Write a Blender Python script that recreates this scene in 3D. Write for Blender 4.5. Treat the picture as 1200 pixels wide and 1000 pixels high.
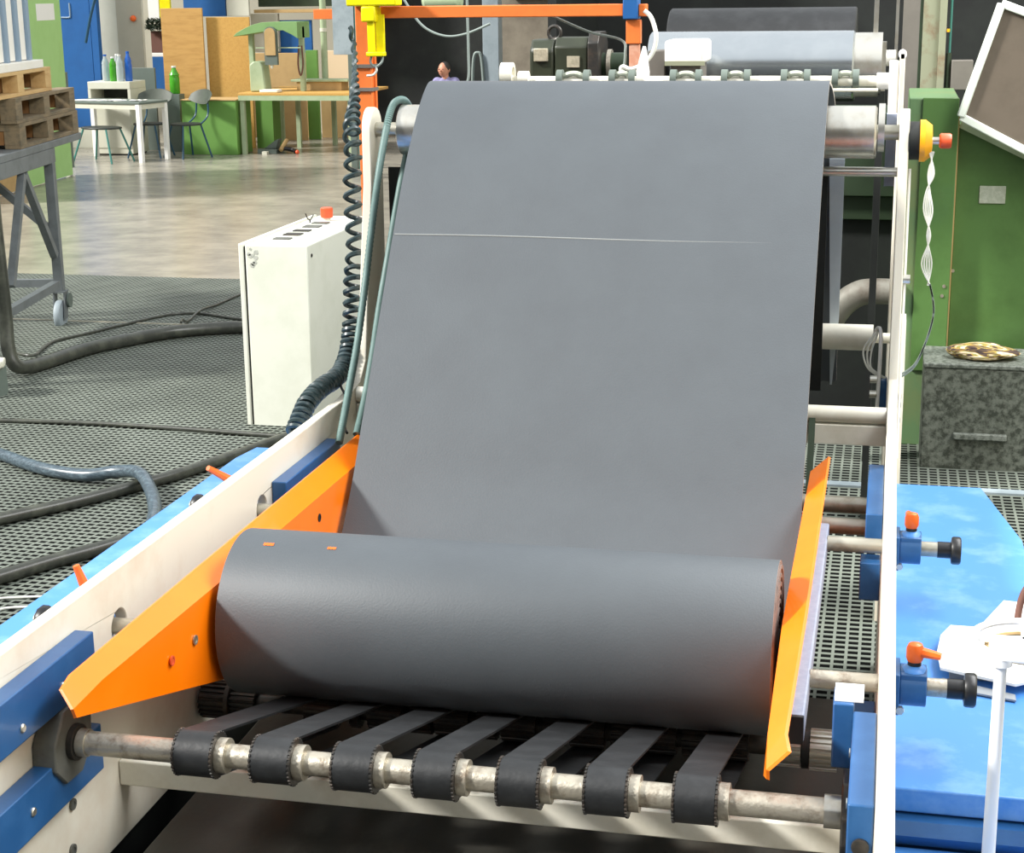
import bpy, math, random
from mathutils import Vector, Matrix
from mathutils.geometry import tessellate_polygon
random.seed(7)
S = bpy.context.scene
COL = S.collection
PI = math.pi
for o in list(bpy.data.objects): bpy.data.objects.remove(o)

# ------------------------------------------------------------------ camera
cam_d = bpy.data.cameras.new('camera'); cam = bpy.data.objects.new('camera', cam_d); COL.objects.link(cam)
yaw, pitch, roll = 0.2243, 0.2557, 0.0125
fw = Vector((-math.sin(yaw)*math.cos(pitch), math.cos(yaw)*math.cos(pitch), -math.sin(pitch)))
rt = Vector((math.cos(yaw), math.sin(yaw), 0)); up = rt.cross(fw)
r2 = rt*math.cos(roll) - up*math.sin(roll); u2 = rt*math.sin(roll) + up*math.cos(roll)
m = Matrix((r2, u2, -fw)).transposed().to_4x4(); m.translation = (0, 0, 2.13)
cam.matrix_world = m
cam_d.sensor_fit = 'HORIZONTAL'; cam_d.sensor_width = 36.0; cam_d.lens = 36.0*1950/1200
cam_d.clip_start = .05; cam_d.clip_end = 200
S.camera = cam

# ------------------------------------------------------------------ light and exposure
W = bpy.data.worlds.new('hall_daylight'); S.world = W; W.use_nodes = True
bg = W.node_tree.nodes['Background']; bg.inputs[0].default_value = (.93, .97, 1.0, 1); bg.inputs[1].default_value = .85
def sun(name, direction, strength, angle, col=(1, .97, .92)):
    d = bpy.data.lights.new(name, 'SUN'); d.energy = strength; d.angle = math.radians(angle); d.color = col
    o = bpy.data.objects.new(name, d); COL.objects.link(o)
    o.rotation_euler = Vector(direction).to_track_quat('-Z', 'Y').to_euler(); o.location = (0, 0, 9)
sun('roof_daylight', (.80, .40, -.68), 4.4, 8)
def area_light(name, loc, target, sx, sy, power, col=(1, 1, 1)):
    d = bpy.data.lights.new(name, 'AREA'); d.shape = 'RECTANGLE'; d.size = sx; d.size_y = sy; d.energy = power; d.color = col
    o = bpy.data.objects.new(name, d); COL.objects.link(o); o.location = loc
    o.rotation_euler = (Vector(target)-Vector(loc)).to_track_quat('-Z', 'Y').to_euler()
area_light('right_fill', (2.6, 5.0, 5.6), (.2, 4.4, .7), 7.0, 1.8, 420)  # unseen area light, added to fill the right cover, plate and strip
S.view_settings.view_transform = 'Standard'; S.view_settings.look = 'None'
S.view_settings.gamma = 1; S.view_settings.use_curve_mapping = False
S.view_settings.exposure = .45

# ------------------------------------------------------------------ materials
def lin(h):
    h = h.lstrip('#'); c = [int(h[i:i+2], 16)/255 for i in (0, 2, 4)]
    return tuple(x/12.92 if x <= .04045 else ((x+.055)/1.055)**2.4 for x in c) + (1,)
def mat(name, col, rough=.5, metal=0, col2=None, scale=8, amount=.5, lo=.45, hi=.65, bump=0, bscale=60, coat=0, stretch=None, trans=0, alpha=1, spec=.5):
    m = bpy.data.materials.new(name); m.use_nodes = True; nt = m.node_tree; b = nt.nodes['Principled BSDF']
    c = lin(col) if isinstance(col, str) else col
    b.inputs['Base Color'].default_value = c; b.inputs['Roughness'].default_value = rough
    b.inputs['Metallic'].default_value = metal; b.inputs['Coat Weight'].default_value = coat
    b.inputs['Specular IOR Level'].default_value = spec
    b.inputs['Transmission Weight'].default_value = trans
    tc = nt.nodes.new('ShaderNodeTexCoord'); src = tc.outputs['Object']
    if stretch:
        mp = nt.nodes.new('ShaderNodeMapping'); mp.inputs['Scale'].default_value = stretch
        nt.links.new(src, mp.inputs[0]); src = mp.outputs[0]
    if col2:
        n = nt.nodes.new('ShaderNodeTexNoise'); n.inputs['Scale'].default_value = scale; n.inputs['Detail'].default_value = 7
        n.inputs['Roughness'].default_value = .65
        nt.links.new(src, n.inputs['Vector'])
        r = nt.nodes.new('ShaderNodeMapRange'); r.inputs[1].default_value = lo; r.inputs[2].default_value = hi
        r.inputs[3].default_value = 0; r.inputs[4].default_value = amount
        nt.links.new(n.outputs[0], r.inputs[0])
        x = nt.nodes.new('ShaderNodeMix'); x.data_type = 'RGBA'
        x.inputs[6].default_value = c; x.inputs[7].default_value = lin(col2) if isinstance(col2, str) else col2
        nt.links.new(r.outputs[0], x.inputs[0]); nt.links.new(x.outputs[2], b.inputs['Base Color'])
    if bump:
        n2 = nt.nodes.new('ShaderNodeTexNoise'); n2.inputs['Scale'].default_value = bscale; n2.inputs['Detail'].default_value = 5
        nt.links.new(src, n2.inputs['Vector'])
        bp = nt.nodes.new('ShaderNodeBump'); bp.inputs['Strength'].default_value = bump; bp.inputs['Distance'].default_value = .01
        nt.links.new(n2.outputs[0], bp.inputs['Height']); nt.links.new(bp.outputs[0], b.inputs['Normal'])
    return m
K = {}
K['rubber'] = mat('rubber_sheeting', '#4c5257', .55, col2='#454a4f', scale=5, amount=.6, lo=.35, hi=.7, bump=.08, bscale=220)
K['rubber_end'] = mat('rubber_cut_edge', '#7d6a62', .7, col2='#3c302c', scale=30, amount=.7)
K['rubber_edge'] = mat('rubber_trim_edge', '#b5ada4', .6)
K['belt'] = mat('black_belt', '#191b1d', .5, col2='#2b2d2f', scale=14, amount=.6, bump=.1)
K['white'] = mat('white_frame_paint', '#e9e4d4', .4, col2='#c2a684', scale=2.2, amount=.55, lo=.5, hi=.75, coat=.1)
K['cream'] = mat('cream_paint', '#ebe8da', .4, col2='#c9c3ad', scale=9, amount=.4)
K['cab'] = mat('cabinet_white_paint', '#e6e8da', .38, col2='#d3d6c4', scale=5, amount=.4, coat=.1)
K['scuff'] = mat('scuffed_grey', '#8f948e', .6, col2='#e3e5d8', scale=60, amount=1, lo=.42, hi=.55)
K['scuffd'] = mat('chipped_grey', '#bcbeb4', .6, col2='#92958c', scale=40, amount=.7)
K['blue'] = mat('machine_blue_paint', '#26578c', .35, col2='#3a6ca3', scale=8, amount=.5, coat=.15)
K['bluecover'] = mat('worn_blue_paint', '#4a8ad6', .4, col2='#9cc3ec', scale=7, amount=.55, lo=.5, hi=.78)
K['orange'] = mat('safety_orange_paint', '#ff7c00', .32, col2='#fb8c18', scale=5, amount=.3, coat=.2)
K['gantry'] = mat('gantry_orange', '#e87a38', .45, col2='#cf6a34', scale=12, amount=.4)
K['pink'] = mat('faded_primer', '#c3886e', .7, col2='#d9b9a5', scale=20, amount=.7)
K['lever'] = mat('orange_lever_plastic', '#f26a1e', .35, col2='#d95318', scale=20, amount=.4)
K['yellow'] = mat('yellow_paint', '#f4e800', .4, col2='#d9b800', scale=20, amount=.3)
K['rust'] = mat('rusty_steel_tube', '#c2bbab', .38, .7, col2='#77604c', scale=26, amount=.75, lo=.5, hi=.7, bump=.15, bscale=120)
K['steel'] = mat('bright_steel', '#d3d1c8', .28, .85, col2='#a08d6c', scale=9, amount=.5, lo=.5, hi=.72)
K['dsteel'] = mat('dark_oiled_steel', '#3c3b39', .4, .5, col2='#5f5246', scale=30, amount=.5)
K['castgrey'] = mat('cast_grey_iron', '#6b6c66', .5, .2, col2='#4a4a45', scale=14, amount=.6)
K['bar'] = mat('grey_bar_steel', '#b7b4a6', .35, .6, col2='#7b6d56', scale=15, amount=.6, lo=.5, hi=.7)
K['lilac'] = mat('grey_blue_tube_paint', '#8f98ad', .5, col2='#bcc2cc', scale=40, amount=.3)
K['litstrip'] = mat('lit_strip_grey', '#b4bfc9', .5, col2='#c9d1d8', scale=10, amount=.4)
K['black'] = mat('black_plastic', '#17181a', .4)
K['void'] = mat('dark_housing', '#0d1110', .7, col2='#1b211d', scale=3, amount=.8)
K['dustduct'] = mat('dusty_duct', '#77756c', .6, .2, col2='#54483e', scale=7, amount=.8)
K['dustline'] = mat('chalky_scuff', '#8b8f8e', .8)
K['hose'] = mat('grey_green_hose', '#5c7672', .5, col2='#6f8b86', scale=20, amount=.5)
K['hoseblk'] = mat('black_floor_hose', '#3a3c36', .32, col2='#5b5e52', scale=12, amount=.6)
K['wrap'] = mat('wrapped_hose_blue_grey', '#3f4c55', .3, col2='#6d7f88', scale=25, amount=.7, stretch=(1, 4, 4))
K['coil'] = mat('coiled_cord', '#2b3a3c', .35, col2='#53666a', scale=40, amount=.4)
K['wire'] = mat('pale_wire', '#dfe0d8', .5)
K['wiregrn'] = mat('grey_wire', '#87938e', .5)
K['mat'] = mat('grey_green_mat', '#7d847a', .55, col2='#5a6058', scale=1.6, amount=.7, lo=.35, hi=.65)
K['matfloor'] = mat('dark_low_bounce_floor', '#34332f', .55, col2='#26251f', scale=2, amount=.7)  # near floor coloured dark to cut bounce light under the roll
K['slotshade'] = mat('mat_slot_shade', '#050606', .9, spec=.1)
K['tray'] = mat('dark_scratched_tray', '#45443f', .32, col2='#7d786e', scale=4, amount=.55, lo=.5, hi=.75, bump=.05, stretch=(1, .6, 1))
K['darkpan'] = mat('mottled_grey_pan', '#5f5c57', .4, col2='#8a857b', scale=9, amount=.6)
K['concrete'] = mat('polished_concrete', '#a29c8e', .24, col2='#6f6c64', scale=2.6, amount=.7, lo=.38, hi=.66, bump=.03, bscale=12, stretch=(.85, 1, 1))
K['wallc'] = mat('far_wall', '#b9b4a2', .8, col2='#a59f8b', scale=.6, amount=.6)
K['wallf'] = mat('hall_wall', '#4a4944', .8, col2='#3d3c38', scale=.6, amount=.6)
K['drumgrey'] = mat('drum_steel', '#b4bbc0', .24, .9, col2='#c3c9cc', scale=6, amount=.5)
K['rough'] = mat('bare_concrete', '#8f8676', .85, col2='#6b6155', scale=2.4, amount=.8, bump=.3, bscale=12)
K['gbeam'] = mat('blue_grey_beam', '#9ba7ad', .55, col2='#7d8a90', scale=6, amount=.6)
K['grn'] = mat('machine_green_paint', '#54773f', .4, col2='#456331', scale=3, amount=.7, coat=.1)
K['grnp'] = mat('machine_pale_green', '#64835a', .45, col2='#7f8152', scale=3, amount=.5)
K['dgrn'] = mat('dark_green_machine', '#2a3a26', .5, col2='#1b2419', scale=4, amount=.6)
K['lgrn'] = mat('light_green_panel', '#a6cf85', .6, col2='#98c275', scale=2, amount=.5)
K['mgrn'] = mat('mid_green_panel', '#669444', .6, col2='#5a873a', scale=3, amount=.5)
K['sage'] = mat('sage_green_metal', '#a9b896', .5, col2='#8ea07c', scale=5, amount=.5)
K['hoodg'] = mat('hood_green', '#7ea268', .5, col2='#6b9050', scale=4, amount=.5)
K['bwall'] = mat('blue_door_paint', '#185c9e', .55, col2='#144f8a', scale=3, amount=.5)
K['ply'] = mat('plywood', '#c09553', .65, col2='#a67a3c', scale=3, amount=.6, stretch=(1, 1, 6))
K['osb'] = mat('tan_board', '#c69a50', .7, col2='#b4863f', scale=40, amount=.6)
K['tan'] = mat('beige_board', '#b99a68', .7, col2='#a88a59', scale=6, amount=.5)
K['peach'] = mat('peach_board', '#dcc3a0', .7)
K['pal'] = mat('new_pallet_wood', '#cfae78', .7, col2='#b68d55', scale=5, amount=.6, stretch=(4, 1, 4))
K['palold'] = mat('weathered_pallet_wood', '#84745a', .8, col2='#5b5546', scale=5, amount=.8, stretch=(4, 1, 4))
K['palin'] = mat('pallet_block_wood', '#8a6238', .8, col2='#6d4a28', scale=6, amount=.6)
K['tgrey'] = mat('trolley_grey_paint', '#6f7577', .5, col2='#565b5c', scale=8, amount=.6)
K['white_p'] = mat('plain_white', '#f1f0ec', .5)
K['panelw'] = mat('white_crate_panel', '#f2efe6', .5, col2='#d8cf9f', scale=3, amount=.4, lo=.5, hi=.8)
K['slate'] = mat('grey_blue_post', '#8a9fb2', .5)
K['greyp'] = mat('grey_green_paint', '#657069', .5, col2='#59645d', scale=4, amount=.4)
K['offw'] = mat('off_white_laminate', '#d5d4c4', .45, col2='#c3c1ae', scale=3, amount=.4)
K['teal'] = mat('teal_tube', '#3f7d74', .4)
K['navy'] = mat('navy_tube', '#1f4a63', .4)
K['seat'] = mat('dark_seat', '#2c302c', .5, col2='#4b5249', scale=6, amount=.5)
K['shell'] = mat('grey_green_shell', '#4a5247', .5, col2='#343a32', scale=5, amount=.6)
K['brown'] = mat('brown_panel', '#6e4a3f', .7)
K['speck'] = mat('speckled_grime', '#6b7066', .6, col2='#2c3127', scale=32, amount=.9, lo=.42, hi=.6, bump=.3, bscale=60)
K['specktop'] = mat('speckled_grime_top', '#7d827a', .6, col2='#454b42', scale=50, amount=.9, lo=.42, hi=.6, bump=.2)
K['guardbr'] = mat('smoked_guard_panel', '#6b6257', .25, col2='#5b544a', scale=5, amount=.5, coat=.3)
K['guardfr'] = mat('white_green_guard_frame', '#dfe8dc', .4)
K['column'] = mat('rusty_green_column', '#8d9078', .6, col2='#7a5b42', scale=7, amount=.8, lo=.5, hi=.66)
K['colgrey'] = mat('grey_column', '#6f6a63', .6, col2='#5d5953', scale=3, amount=.5)
K['motor'] = mat('dark_olive_motor', '#33382a', .38, col2='#22261d', scale=8, amount=.5)
K['plate'] = mat('nameplate', '#b9b09a', .4, .2, col2='#8a8370', scale=60, amount=.6)
K['skin'] = mat('skin', '#c48a70', .5)
K['hair'] = mat('dark_hair', '#2b2724', .6)
K['shirt'] = mat('lavender_shirt', '#8f8bb4', .8)
K['jeans'] = mat('dark_trousers', '#2b3140', .8)
K['clear'] = mat('clear_plastic_bottle', '#dfe9ea', .12, trans=.55)
K['bgreen'] = mat('green_bottle_plastic', '#4fae2e', .2, trans=.25)
K['bblue'] = mat('blue_bottle_plastic', '#2f6fd0', .2, trans=.25)
K['ylw2'] = mat('amber_cover', '#f3ab1c', .35)
K['red'] = mat('red_orange_knob', '#dd5a34', .35)
K['foamgrey'] = mat('grey_board_edge', '#8f949a', .7)
K['sticker'] = mat('silver_sticker', '#a9b09e', .5, col2='#c4c9bb', scale=60, amount=.7)
def cloth_mat():
    m = mat('printed_cloth', '#54403c', .9); nt = m.node_tree; b = nt.nodes['Principled BSDF']
    tc = nt.nodes.new('ShaderNodeTexCoord'); n = nt.nodes.new('ShaderNodeTexNoise'); n.inputs['Scale'].default_value = 22
    n.inputs['Distortion'].default_value = 1.5
    mp = nt.nodes.new('ShaderNodeMapping'); mp.inputs['Rotation'].default_value = (0, .3, .2); mp.inputs['Scale'].default_value = (.3, 1.3, 2.2)
    r = nt.nodes.new('ShaderNodeValToRGB'); e = r.color_ramp.elements
    e[0].position = .36; e[0].color = lin('#3c302e'); e[1].position = .72; e[1].color = lin('#efe3cc')
    for p, c in ((.45, '#5b4a3e'), (.50, '#b9964a'), (.54, '#6f7f3f'), (.59, '#d8bfa0')):
        x = e.new(p); x.color = lin(c)
    nt.links.new(tc.outputs['Object'], mp.inputs[0]); nt.links.new(mp.outputs[0], n.inputs['Vector'])
    nt.links.new(n.outputs[0], r.inputs[0]); nt.links.new(r.outputs[0], b.inputs['Base Color'])
    return m
K['cloth'] = cloth_mat()

# ------------------------------------------------------------------ mesh building
def frame_of(d):
    d = Vector(d).normalized(); a = Vector((0, 0, 1)) if abs(d.z) < .9 else Vector((1, 0, 0))
    x = a.cross(d).normalized(); return x, d.cross(x), d
class MB:
    def __init__(s): s.v = []; s.f = []; s.mi = []; s.cur = 0
    def add(s, vs, fs):
        n = len(s.v); s.v += [tuple(p) for p in vs]
        for q in fs: s.f.append(tuple(i+n for i in q)); s.mi.append(s.cur)
        return s
    def box(s, x0, x1, y0, y1, z0, z1, M=None):
        vs = [Vector((x, y, z)) for x in (x0, x1) for y in (y0, y1) for z in (z0, z1)]
        if M is not None: vs = [M @ p for p in vs]
        return s.add(vs, [(0, 1, 3, 2), (4, 6, 7, 5), (0, 4, 5, 1), (2, 3, 7, 6), (0, 2, 6, 4), (1, 5, 7, 3)])
    def bar(s, p0, p1, w, h=None):          # rectangular bar between two points
        h = h or w; p0 = Vector(p0); p1 = Vector(p1); x, y, d = frame_of(p1-p0)
        vs = [p + x*a*w/2 + y*b*h/2 for p in (p0, p1) for a, b in ((-1, -1), (1, -1), (1, 1), (-1, 1))]
        return s.add(vs, [(3, 2, 1, 0), (4, 5, 6, 7)] + [(i, (i+1) % 4, 4+(i+1) % 4, 4+i) for i in range(4)])
    def lathe(s, p0, axis, prof, n=24):     # prof: (radius, height along the axis)
        p0 = Vector(p0); x, y, d = frame_of(axis); vs = []; fs = []
        for r, h in prof:
            for k in range(n):
                a = 2*PI*k/n; vs.append(p0 + d*h + x*math.cos(a)*r + y*math.sin(a)*r)
        for i in range(len(prof)-1):
            for k in range(n):
                k2 = (k+1) % n; fs.append((i*n+k, i*n+k2, (i+1)*n+k2, (i+1)*n+k))
        fs.append(tuple(range(n-1, -1, -1))); L = (len(prof)-1)*n; fs.append(tuple(range(L, L+n)))
        return s.add(vs, fs)
    def cyl(s, p0, p1, r, r1=None, n=20):
        d = Vector(p1)-Vector(p0); return s.lathe(p0, d, [(r, 0), (r if r1 is None else r1, d.length)], n)
    def ring(s, p0, p1, ro, ri, n=24):      # a tube with a bore
        d = Vector(p1)-Vector(p0); L = d.length; x, y, d = frame_of(d); p0 = Vector(p0); vs = []; fs = []
        pr = [(ro, 0), (ro, L), (ri, L), (ri, 0)]
        for r, h in pr:
            for k in range(n):
                a = 2*PI*k/n; vs.append(p0 + d*h + x*math.cos(a)*r + y*math.sin(a)*r)
        for i in range(4):
            j = (i+1) % 4
            for k in range(n):
                k2 = (k+1) % n; fs.append((i*n+k, i*n+k2, j*n+k2, j*n+k))
        return s.add(vs, fs)
    def gear(s, p0, p1, ro, ri, teeth, duty=.5):
        d = Vector(p1)-Vector(p0); x, y, dd = frame_of(d); vs = []; fs = []; n = teeth*4
        for h in (Vector(p0), Vector(p1)):
            for t in range(teeth):
                for q, r in ((0, ri), (.12, ro), (duty, ro), (duty+.12, ri)):
                    a = 2*PI*(t+q)/teeth; vs.append(h + x*math.cos(a)*r + y*math.sin(a)*r)
        for k in range(n):
            k2 = (k+1) % n; fs.append((k, k2, n+k2, n+k))
        fs.append(tuple(range(n-1, -1, -1))); fs.append(tuple(range(n, 2*n)))
        return s.add(vs, fs)
    def path(s, pts, r, n=8, sm=6, closed=False, rad=None):
        P = [Vector(p) for p in pts]
        if sm > 1:
            Q = []; N = len(P)
            for i in range(N if closed else N-1):
                a = P[(i-1) % N] if closed else P[max(i-1, 0)]; b = P[i]; c = P[(i+1) % N]
                d = P[(i+2) % N] if closed else P[min(i+2, N-1)]
                for k in range(sm):
                    t = k/sm
                    Q.append(.5*((2*b) + (c-a)*t + (2*a-5*b+4*c-d)*t*t + (3*b-a-3*c+d)*t**3))
            if not closed: Q.append(P[-1])
            P = Q
        N = len(P); vs = []; fs = []; prev = None
        for i, p in enumerate(P):
            t = (P[(i+1) % N]-P[i-1]) if closed else (P[min(i+1, N-1)]-P[max(i-1, 0)])
            t = t.normalized() if t.length > 1e-9 else Vector((0, 0, 1))
            if prev is None: x = frame_of(t)[0]
            else:
                x = prev - t*prev.dot(t); x = x.normalized() if x.length > 1e-6 else frame_of(t)[0]
            prev = x; y = t.cross(x); rr = rad(i) if rad else r
            for k in range(n):
                a = 2*PI*k/n; vs.append(p + x*math.cos(a)*rr + y*math.sin(a)*rr)
        for i in range(N if closed else N-1):
            j = (i+1) % N
            for k in range(n):
                k2 = (k+1) % n; fs.append((i*n+k, i*n+k2, j*n+k2, j*n+k))
        if not closed: fs.append(tuple(range(n-1, -1, -1))); fs.append(tuple(range((N-1)*n, N*n)))
        return s.add(vs, fs)
    def prism(s, poly, d0, d1, axis='x', holes=()):
        loops = [list(poly)] + [list(h) for h in holes]
        tris = tessellate_polygon([[Vector((a, b, 0)) for a, b in L] for L in loops]); flat = [p for L in loops for p in L]; n = len(flat)
        def P(a, b, d): return {'x': (d, a, b), 'y': (a, d, b), 'z': (a, b, d)}[axis]
        vs = [P(a, b, d0) for a, b in flat] + [P(a, b, d1) for a, b in flat]
        fs = [tuple(reversed(t)) for t in tris] + [tuple(i+n for i in t) for t in tris]; o = 0
        for L in loops:
            k = len(L)
            for i in range(k):
                j = (i+1) % k; fs.append((o+i, o+j, n+o+j, n+o+i))
            o += k
        return s.add(vs, fs)
    def ball(s, c, r, n=16, m=10, M=None):
        c = Vector(c); r = (r, r, r) if not hasattr(r, '__len__') else r; vs = []; fs = []
        for i in range(m+1):
            t = PI*i/m
            for k in range(n):
                a = 2*PI*k/n; p = Vector((r[0]*math.sin(t)*math.cos(a), r[1]*math.sin(t)*math.sin(a), r[2]*math.cos(t)))
                vs.append(c + (M @ p if M is not None else p))
        for i in range(m):
            for k in range(n):
                k2 = (k+1) % n; fs.append((i*n+k, (i+1)*n+k, (i+1)*n+k2, i*n+k2))
        return s.add(vs, fs)
    def torus(s, c, axis, R, r, n=40, m=10):
        x, y, d = frame_of(axis); c = Vector(c)
        return s.path([c + (x*math.cos(2*PI*k/n) + y*math.sin(2*PI*k/n))*R for k in range(n)], r, m, 1, True)
    def strip(s, prof, x0, x1, t, xr=None):  # sheet swept along X; prof (y,z), thickness t below the profile
        N = len(prof); vs = []; fs = []
        for i, (y, z) in enumerate(prof):
            a = Vector(prof[max(i-1, 0)]); b = Vector(prof[min(i+1, N-1)]); tv = (b-a).normalized(); nv = Vector((-tv.y, tv.x))
            xx1 = xr(i) if xr else x1
            for X, q in ((x0, 0), (xx1, 0), (xx1, 1), (x0, 1)):
                vs.append((X, y - nv.x*t*q, z - nv.y*t*q))
        for i in range(N-1):
            for k in range(4):
                k2 = (k+1) % 4; fs.append((i*4+k, i*4+k2, i*4+4+k2, i*4+4+k))
        fs.append((3, 2, 1, 0)); fs.append(tuple(range(4*N-4, 4*N)))
        return s.add(vs, fs)
    def build(s, name, mats, parent=None, local=False, smooth=True, bevel=0, loc=None, ang=38):
        me = bpy.data.meshes.new(name)
        org = Vector((0, 0, 0))
        if parent is not None and not local: org = Vector(parent.get('_w', (0, 0, 0)))
        if parent is None and loc is not None: org = Vector(loc)
        me.from_pydata([tuple(Vector(p)-org) for p in s.v], [], s.f); me.validate(); me.update()
        import bmesh
        bm = bmesh.new(); bm.from_mesh(me); bmesh.ops.recalc_face_normals(bm, faces=bm.faces); bm.to_mesh(me); bm.free()
        for mm in (mats if isinstance(mats, (list, tuple)) else [mats]): me.materials.append(K[mm] if isinstance(mm, str) else mm)
        if isinstance(mats, (list, tuple)) and len(mats) > 1:
            for p, i in zip(me.polygons, s.mi): p.material_index = i
        if smooth:
            me.polygons.foreach_set('use_smooth', [True]*len(me.polygons)); me.set_sharp_from_angle(angle=math.radians(ang))
        o = bpy.data.objects.new(name, me); COL.objects.link(o)
        if parent is not None:
            o.parent = parent; o['_w'] = tuple(parent.get('_w', (0, 0, 0))) if not local else (0, 0, 0)
        else:
            o.location = org; o['_w'] = tuple(org)
        if bevel:
            b = o.modifiers.new('bevel', 'BEVEL'); b.width = bevel; b.segments = 2; b.limit_method = 'ANGLE'; b.harden_normals = False
        return o
def tag(o, label, cat, group=None, kind=None):
    if label: o['label'] = label
    if cat: o['category'] = cat
    if group: o['group'] = group
    if kind: o['kind'] = kind
    return o
def thing(name, label, cat, loc=(0, 0, 0), rz=0, group=None):
    o = bpy.data.objects.new(name, None); COL.objects.link(o); o.empty_display_size = .1
    o.location = loc; o.rotation_euler = (0, 0, rz); o['_w'] = tuple(loc)
    return tag(o, label, cat, group)
def struct(o): o['kind'] = 'structure'; return o
def copy_tree(o, parent=None):
    c = o.copy(); COL.objects.link(c)
    if parent is not None: c.parent = parent
    for ch in list(o.children): copy_tree(ch, c)
    return c
def circle(cy, cz, r, n=20): return [(cy + r*math.cos(2*PI*k/n), cz + r*math.sin(2*PI*k/n)) for k in range(n)]

# ================================================================== SETTING
struct(MB().box(-16, 6, 11.8, 27, -.1, 0).build('floor', 'concrete'))
struct(MB().box(-16, 6, -5, 11.8, -.1, 0).build('floor_near', 'matfloor'))
struct(MB().box(-16, 4.2, -5.2, -5, 0, 5.5).build('wall_front', 'wallf'))
struct(MB().box(-16, 6, 26, 26.2, 0, 5.5).build('wall_back', 'wallc'))
struct(MB().box(-16.2, -16, -5, 26.2, 0, 4.0).build('wall_left', 'wallc'))
struct(MB().box(4.0, 4.2, -5, 26.2, 0, 5.5).build('wall_right', 'wallc'))

# slotted mats on the floor
def slotted_mat(label, x0, x1, y0, y1, pitch, slant, bx=.010, by=.016):
    r = thing('floor_mat', label, 'floor mat', ((x0+x1)/2, (y0+y1)/2, 0))
    MB().box(x0, x1, y0, y1, .0005, .0405).build('slot_shade', 'slotshade', r)  # black slab right below the bars paints the shade inside the slots
    b = MB()
    for i in range(int((y1-y0)/pitch)+1):
        y = y0 + i*pitch; b.box(x0, x1, y-by/2, y+by/2, .0402, .042)
    t = math.tan(slant); d = (y1-y0)*t
    i = 0
    while True:
        xa = x0 - d + i*pitch; i += 1
        if xa > x1: break
        a = max(0, (x0-xa)/t) if t > 0 and xa < x0 else 0
        e = min(y1-y0, (x1-xa)/t) if t > 0 else y1-y0
        if t == 0 and xa < x0: continue
        if e <= a: continue
        p, q = xa + a*t, xa + e*t
        b.add([(p-bx/2, y0+a, .0403), (p+bx/2, y0+a, .0403), (q+bx/2, y0+e, .0403), (q-bx/2, y0+e, .0403),
               (p-bx/2, y0+a, .0422), (p+bx/2, y0+a, .0422), (q+bx/2, y0+e, .0422), (q-bx/2, y0+e, .0422)],
              [(3, 2, 1, 0), (4, 5, 6, 7), (0, 1, 5, 4), (1, 2, 6, 5), (2, 3, 7, 6), (3, 0, 4, 7)])
    tag(b.build('lattice', 'mat', r, smooth=False), None, None, kind='stuff')
    return r
slotted_mat('grey slotted floor mat under the hoses left of the winding machine', -6.6, -2.12, 3.2, 9.98, .040, math.radians(11))
slotted_mat('dark slotted floor mat behind, around the trolley caster and cabinet', -7.4, -1.75, 10.0, 11.75, .040, math.radians(11))
slotted_mat('grey slotted floor mat inside and right of the winding machine', -1.5, 1.6, 4.75, 7.02, .042, 0)
slotted_mat('shadowed slotted floor mat in front of the grey block', -1.5, 1.6, 7.10, 9.0, .042, 0)

struct(MB().box(-9.0, -1.75, 11.76, 11.80, 0, .03).build('trim_1', 'wallc'))
struct(MB().box(-7.4, -1.75, 9.983, 9.997, 0, .046).build('trim_2', 'wallc'))
struct(MB().box(-1.5, 1.6, 7.03, 7.09, 0, .05).build('trim_3', 'gbeam'))

# ================================================================== WINDING MACHINE
WM = thing('winding_machine', 'white and blue winding machine with orange guides, belts and rusty shafts, holding the dark sheet', 'machine', (-.77, 3.4, 0))
XL, XR, T = -1.56, .02, .028
arc = [(5.0+.062*math.cos(a), 1.725+.065*math.sin(a)) for a in [PI*(1-k/10) for k in range(11)]]
side = [(2.15, .36), (2.15, .96), (4.62, .957), (4.75, .975), (4.815, 1.03), (4.87, 1.27), (4.935, 1.56)] + arc + [(5.05, 1.3), (5.06, .9), (5.06, 0), (4.6, 0), (4.6, .36)]
holes = [circle(3.055, .834, .036), circle(3.896, .834, .036)]
MB().prism(side, XL-T, XL, 'x', holes).build('side_plate', 'white', WM, bevel=.003)
MB().prism(side, XR, XR+T, 'x', holes).build('side_plate', 'white', WM, bevel=.003)
# blue covers along the outside of both plates
def cover(x0, x1, ya, yb, dy=0):
    c = MB(); c.box(x0, x1, ya, yb, .655, .70); return c
cv = MB().prism([(XL-T-.002, 2.2), (XL-T-.002, 4.93), (-1.98, 4.93), (-2.0, 4.80), (-2.0, 2.2)], .655, .70, 'z').build('side_cover', 'bluecover', WM, bevel=.004)
MB().box(-1.95, XL-T-.004, 2.2, 4.86, 0, .654).build('cover_base', 'void', cv)
cv = MB().prism([(XR+T+.002, 2.885), (XR+T+.002, 4.88), (.30, 4.88), (.385, 4.40), (.40, 2.885)], .652, .70, 'z').build('side_cover', 'bluecover', WM, bevel=.004)
MB().box(XR+T+.004, .36, 2.93, 4.36, 0, .651).build('cover_base', 'blue', cv)
MB().prism([(2.9, .60), (2.9, .648), (2.86, .648), (2.845, .625), (2.86, .60)], XR+T+.004, .30, 'x').build('dark_bumper', 'blue', cv)
cv = MB().box(XR+T+.002, .5, 1.9, 2.855, .55, .598).build('lower_cover', 'bluecover', WM, bevel=.003)
MB().box(XR+T+.004, .48, 1.9, 2.80, 0, .549).build('cover_base', 'blue', cv)
MB().cyl((.085, 2.74, .598), (.085, 2.74, .602), .006, n=12).build('screw', 'steel', cv)

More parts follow.
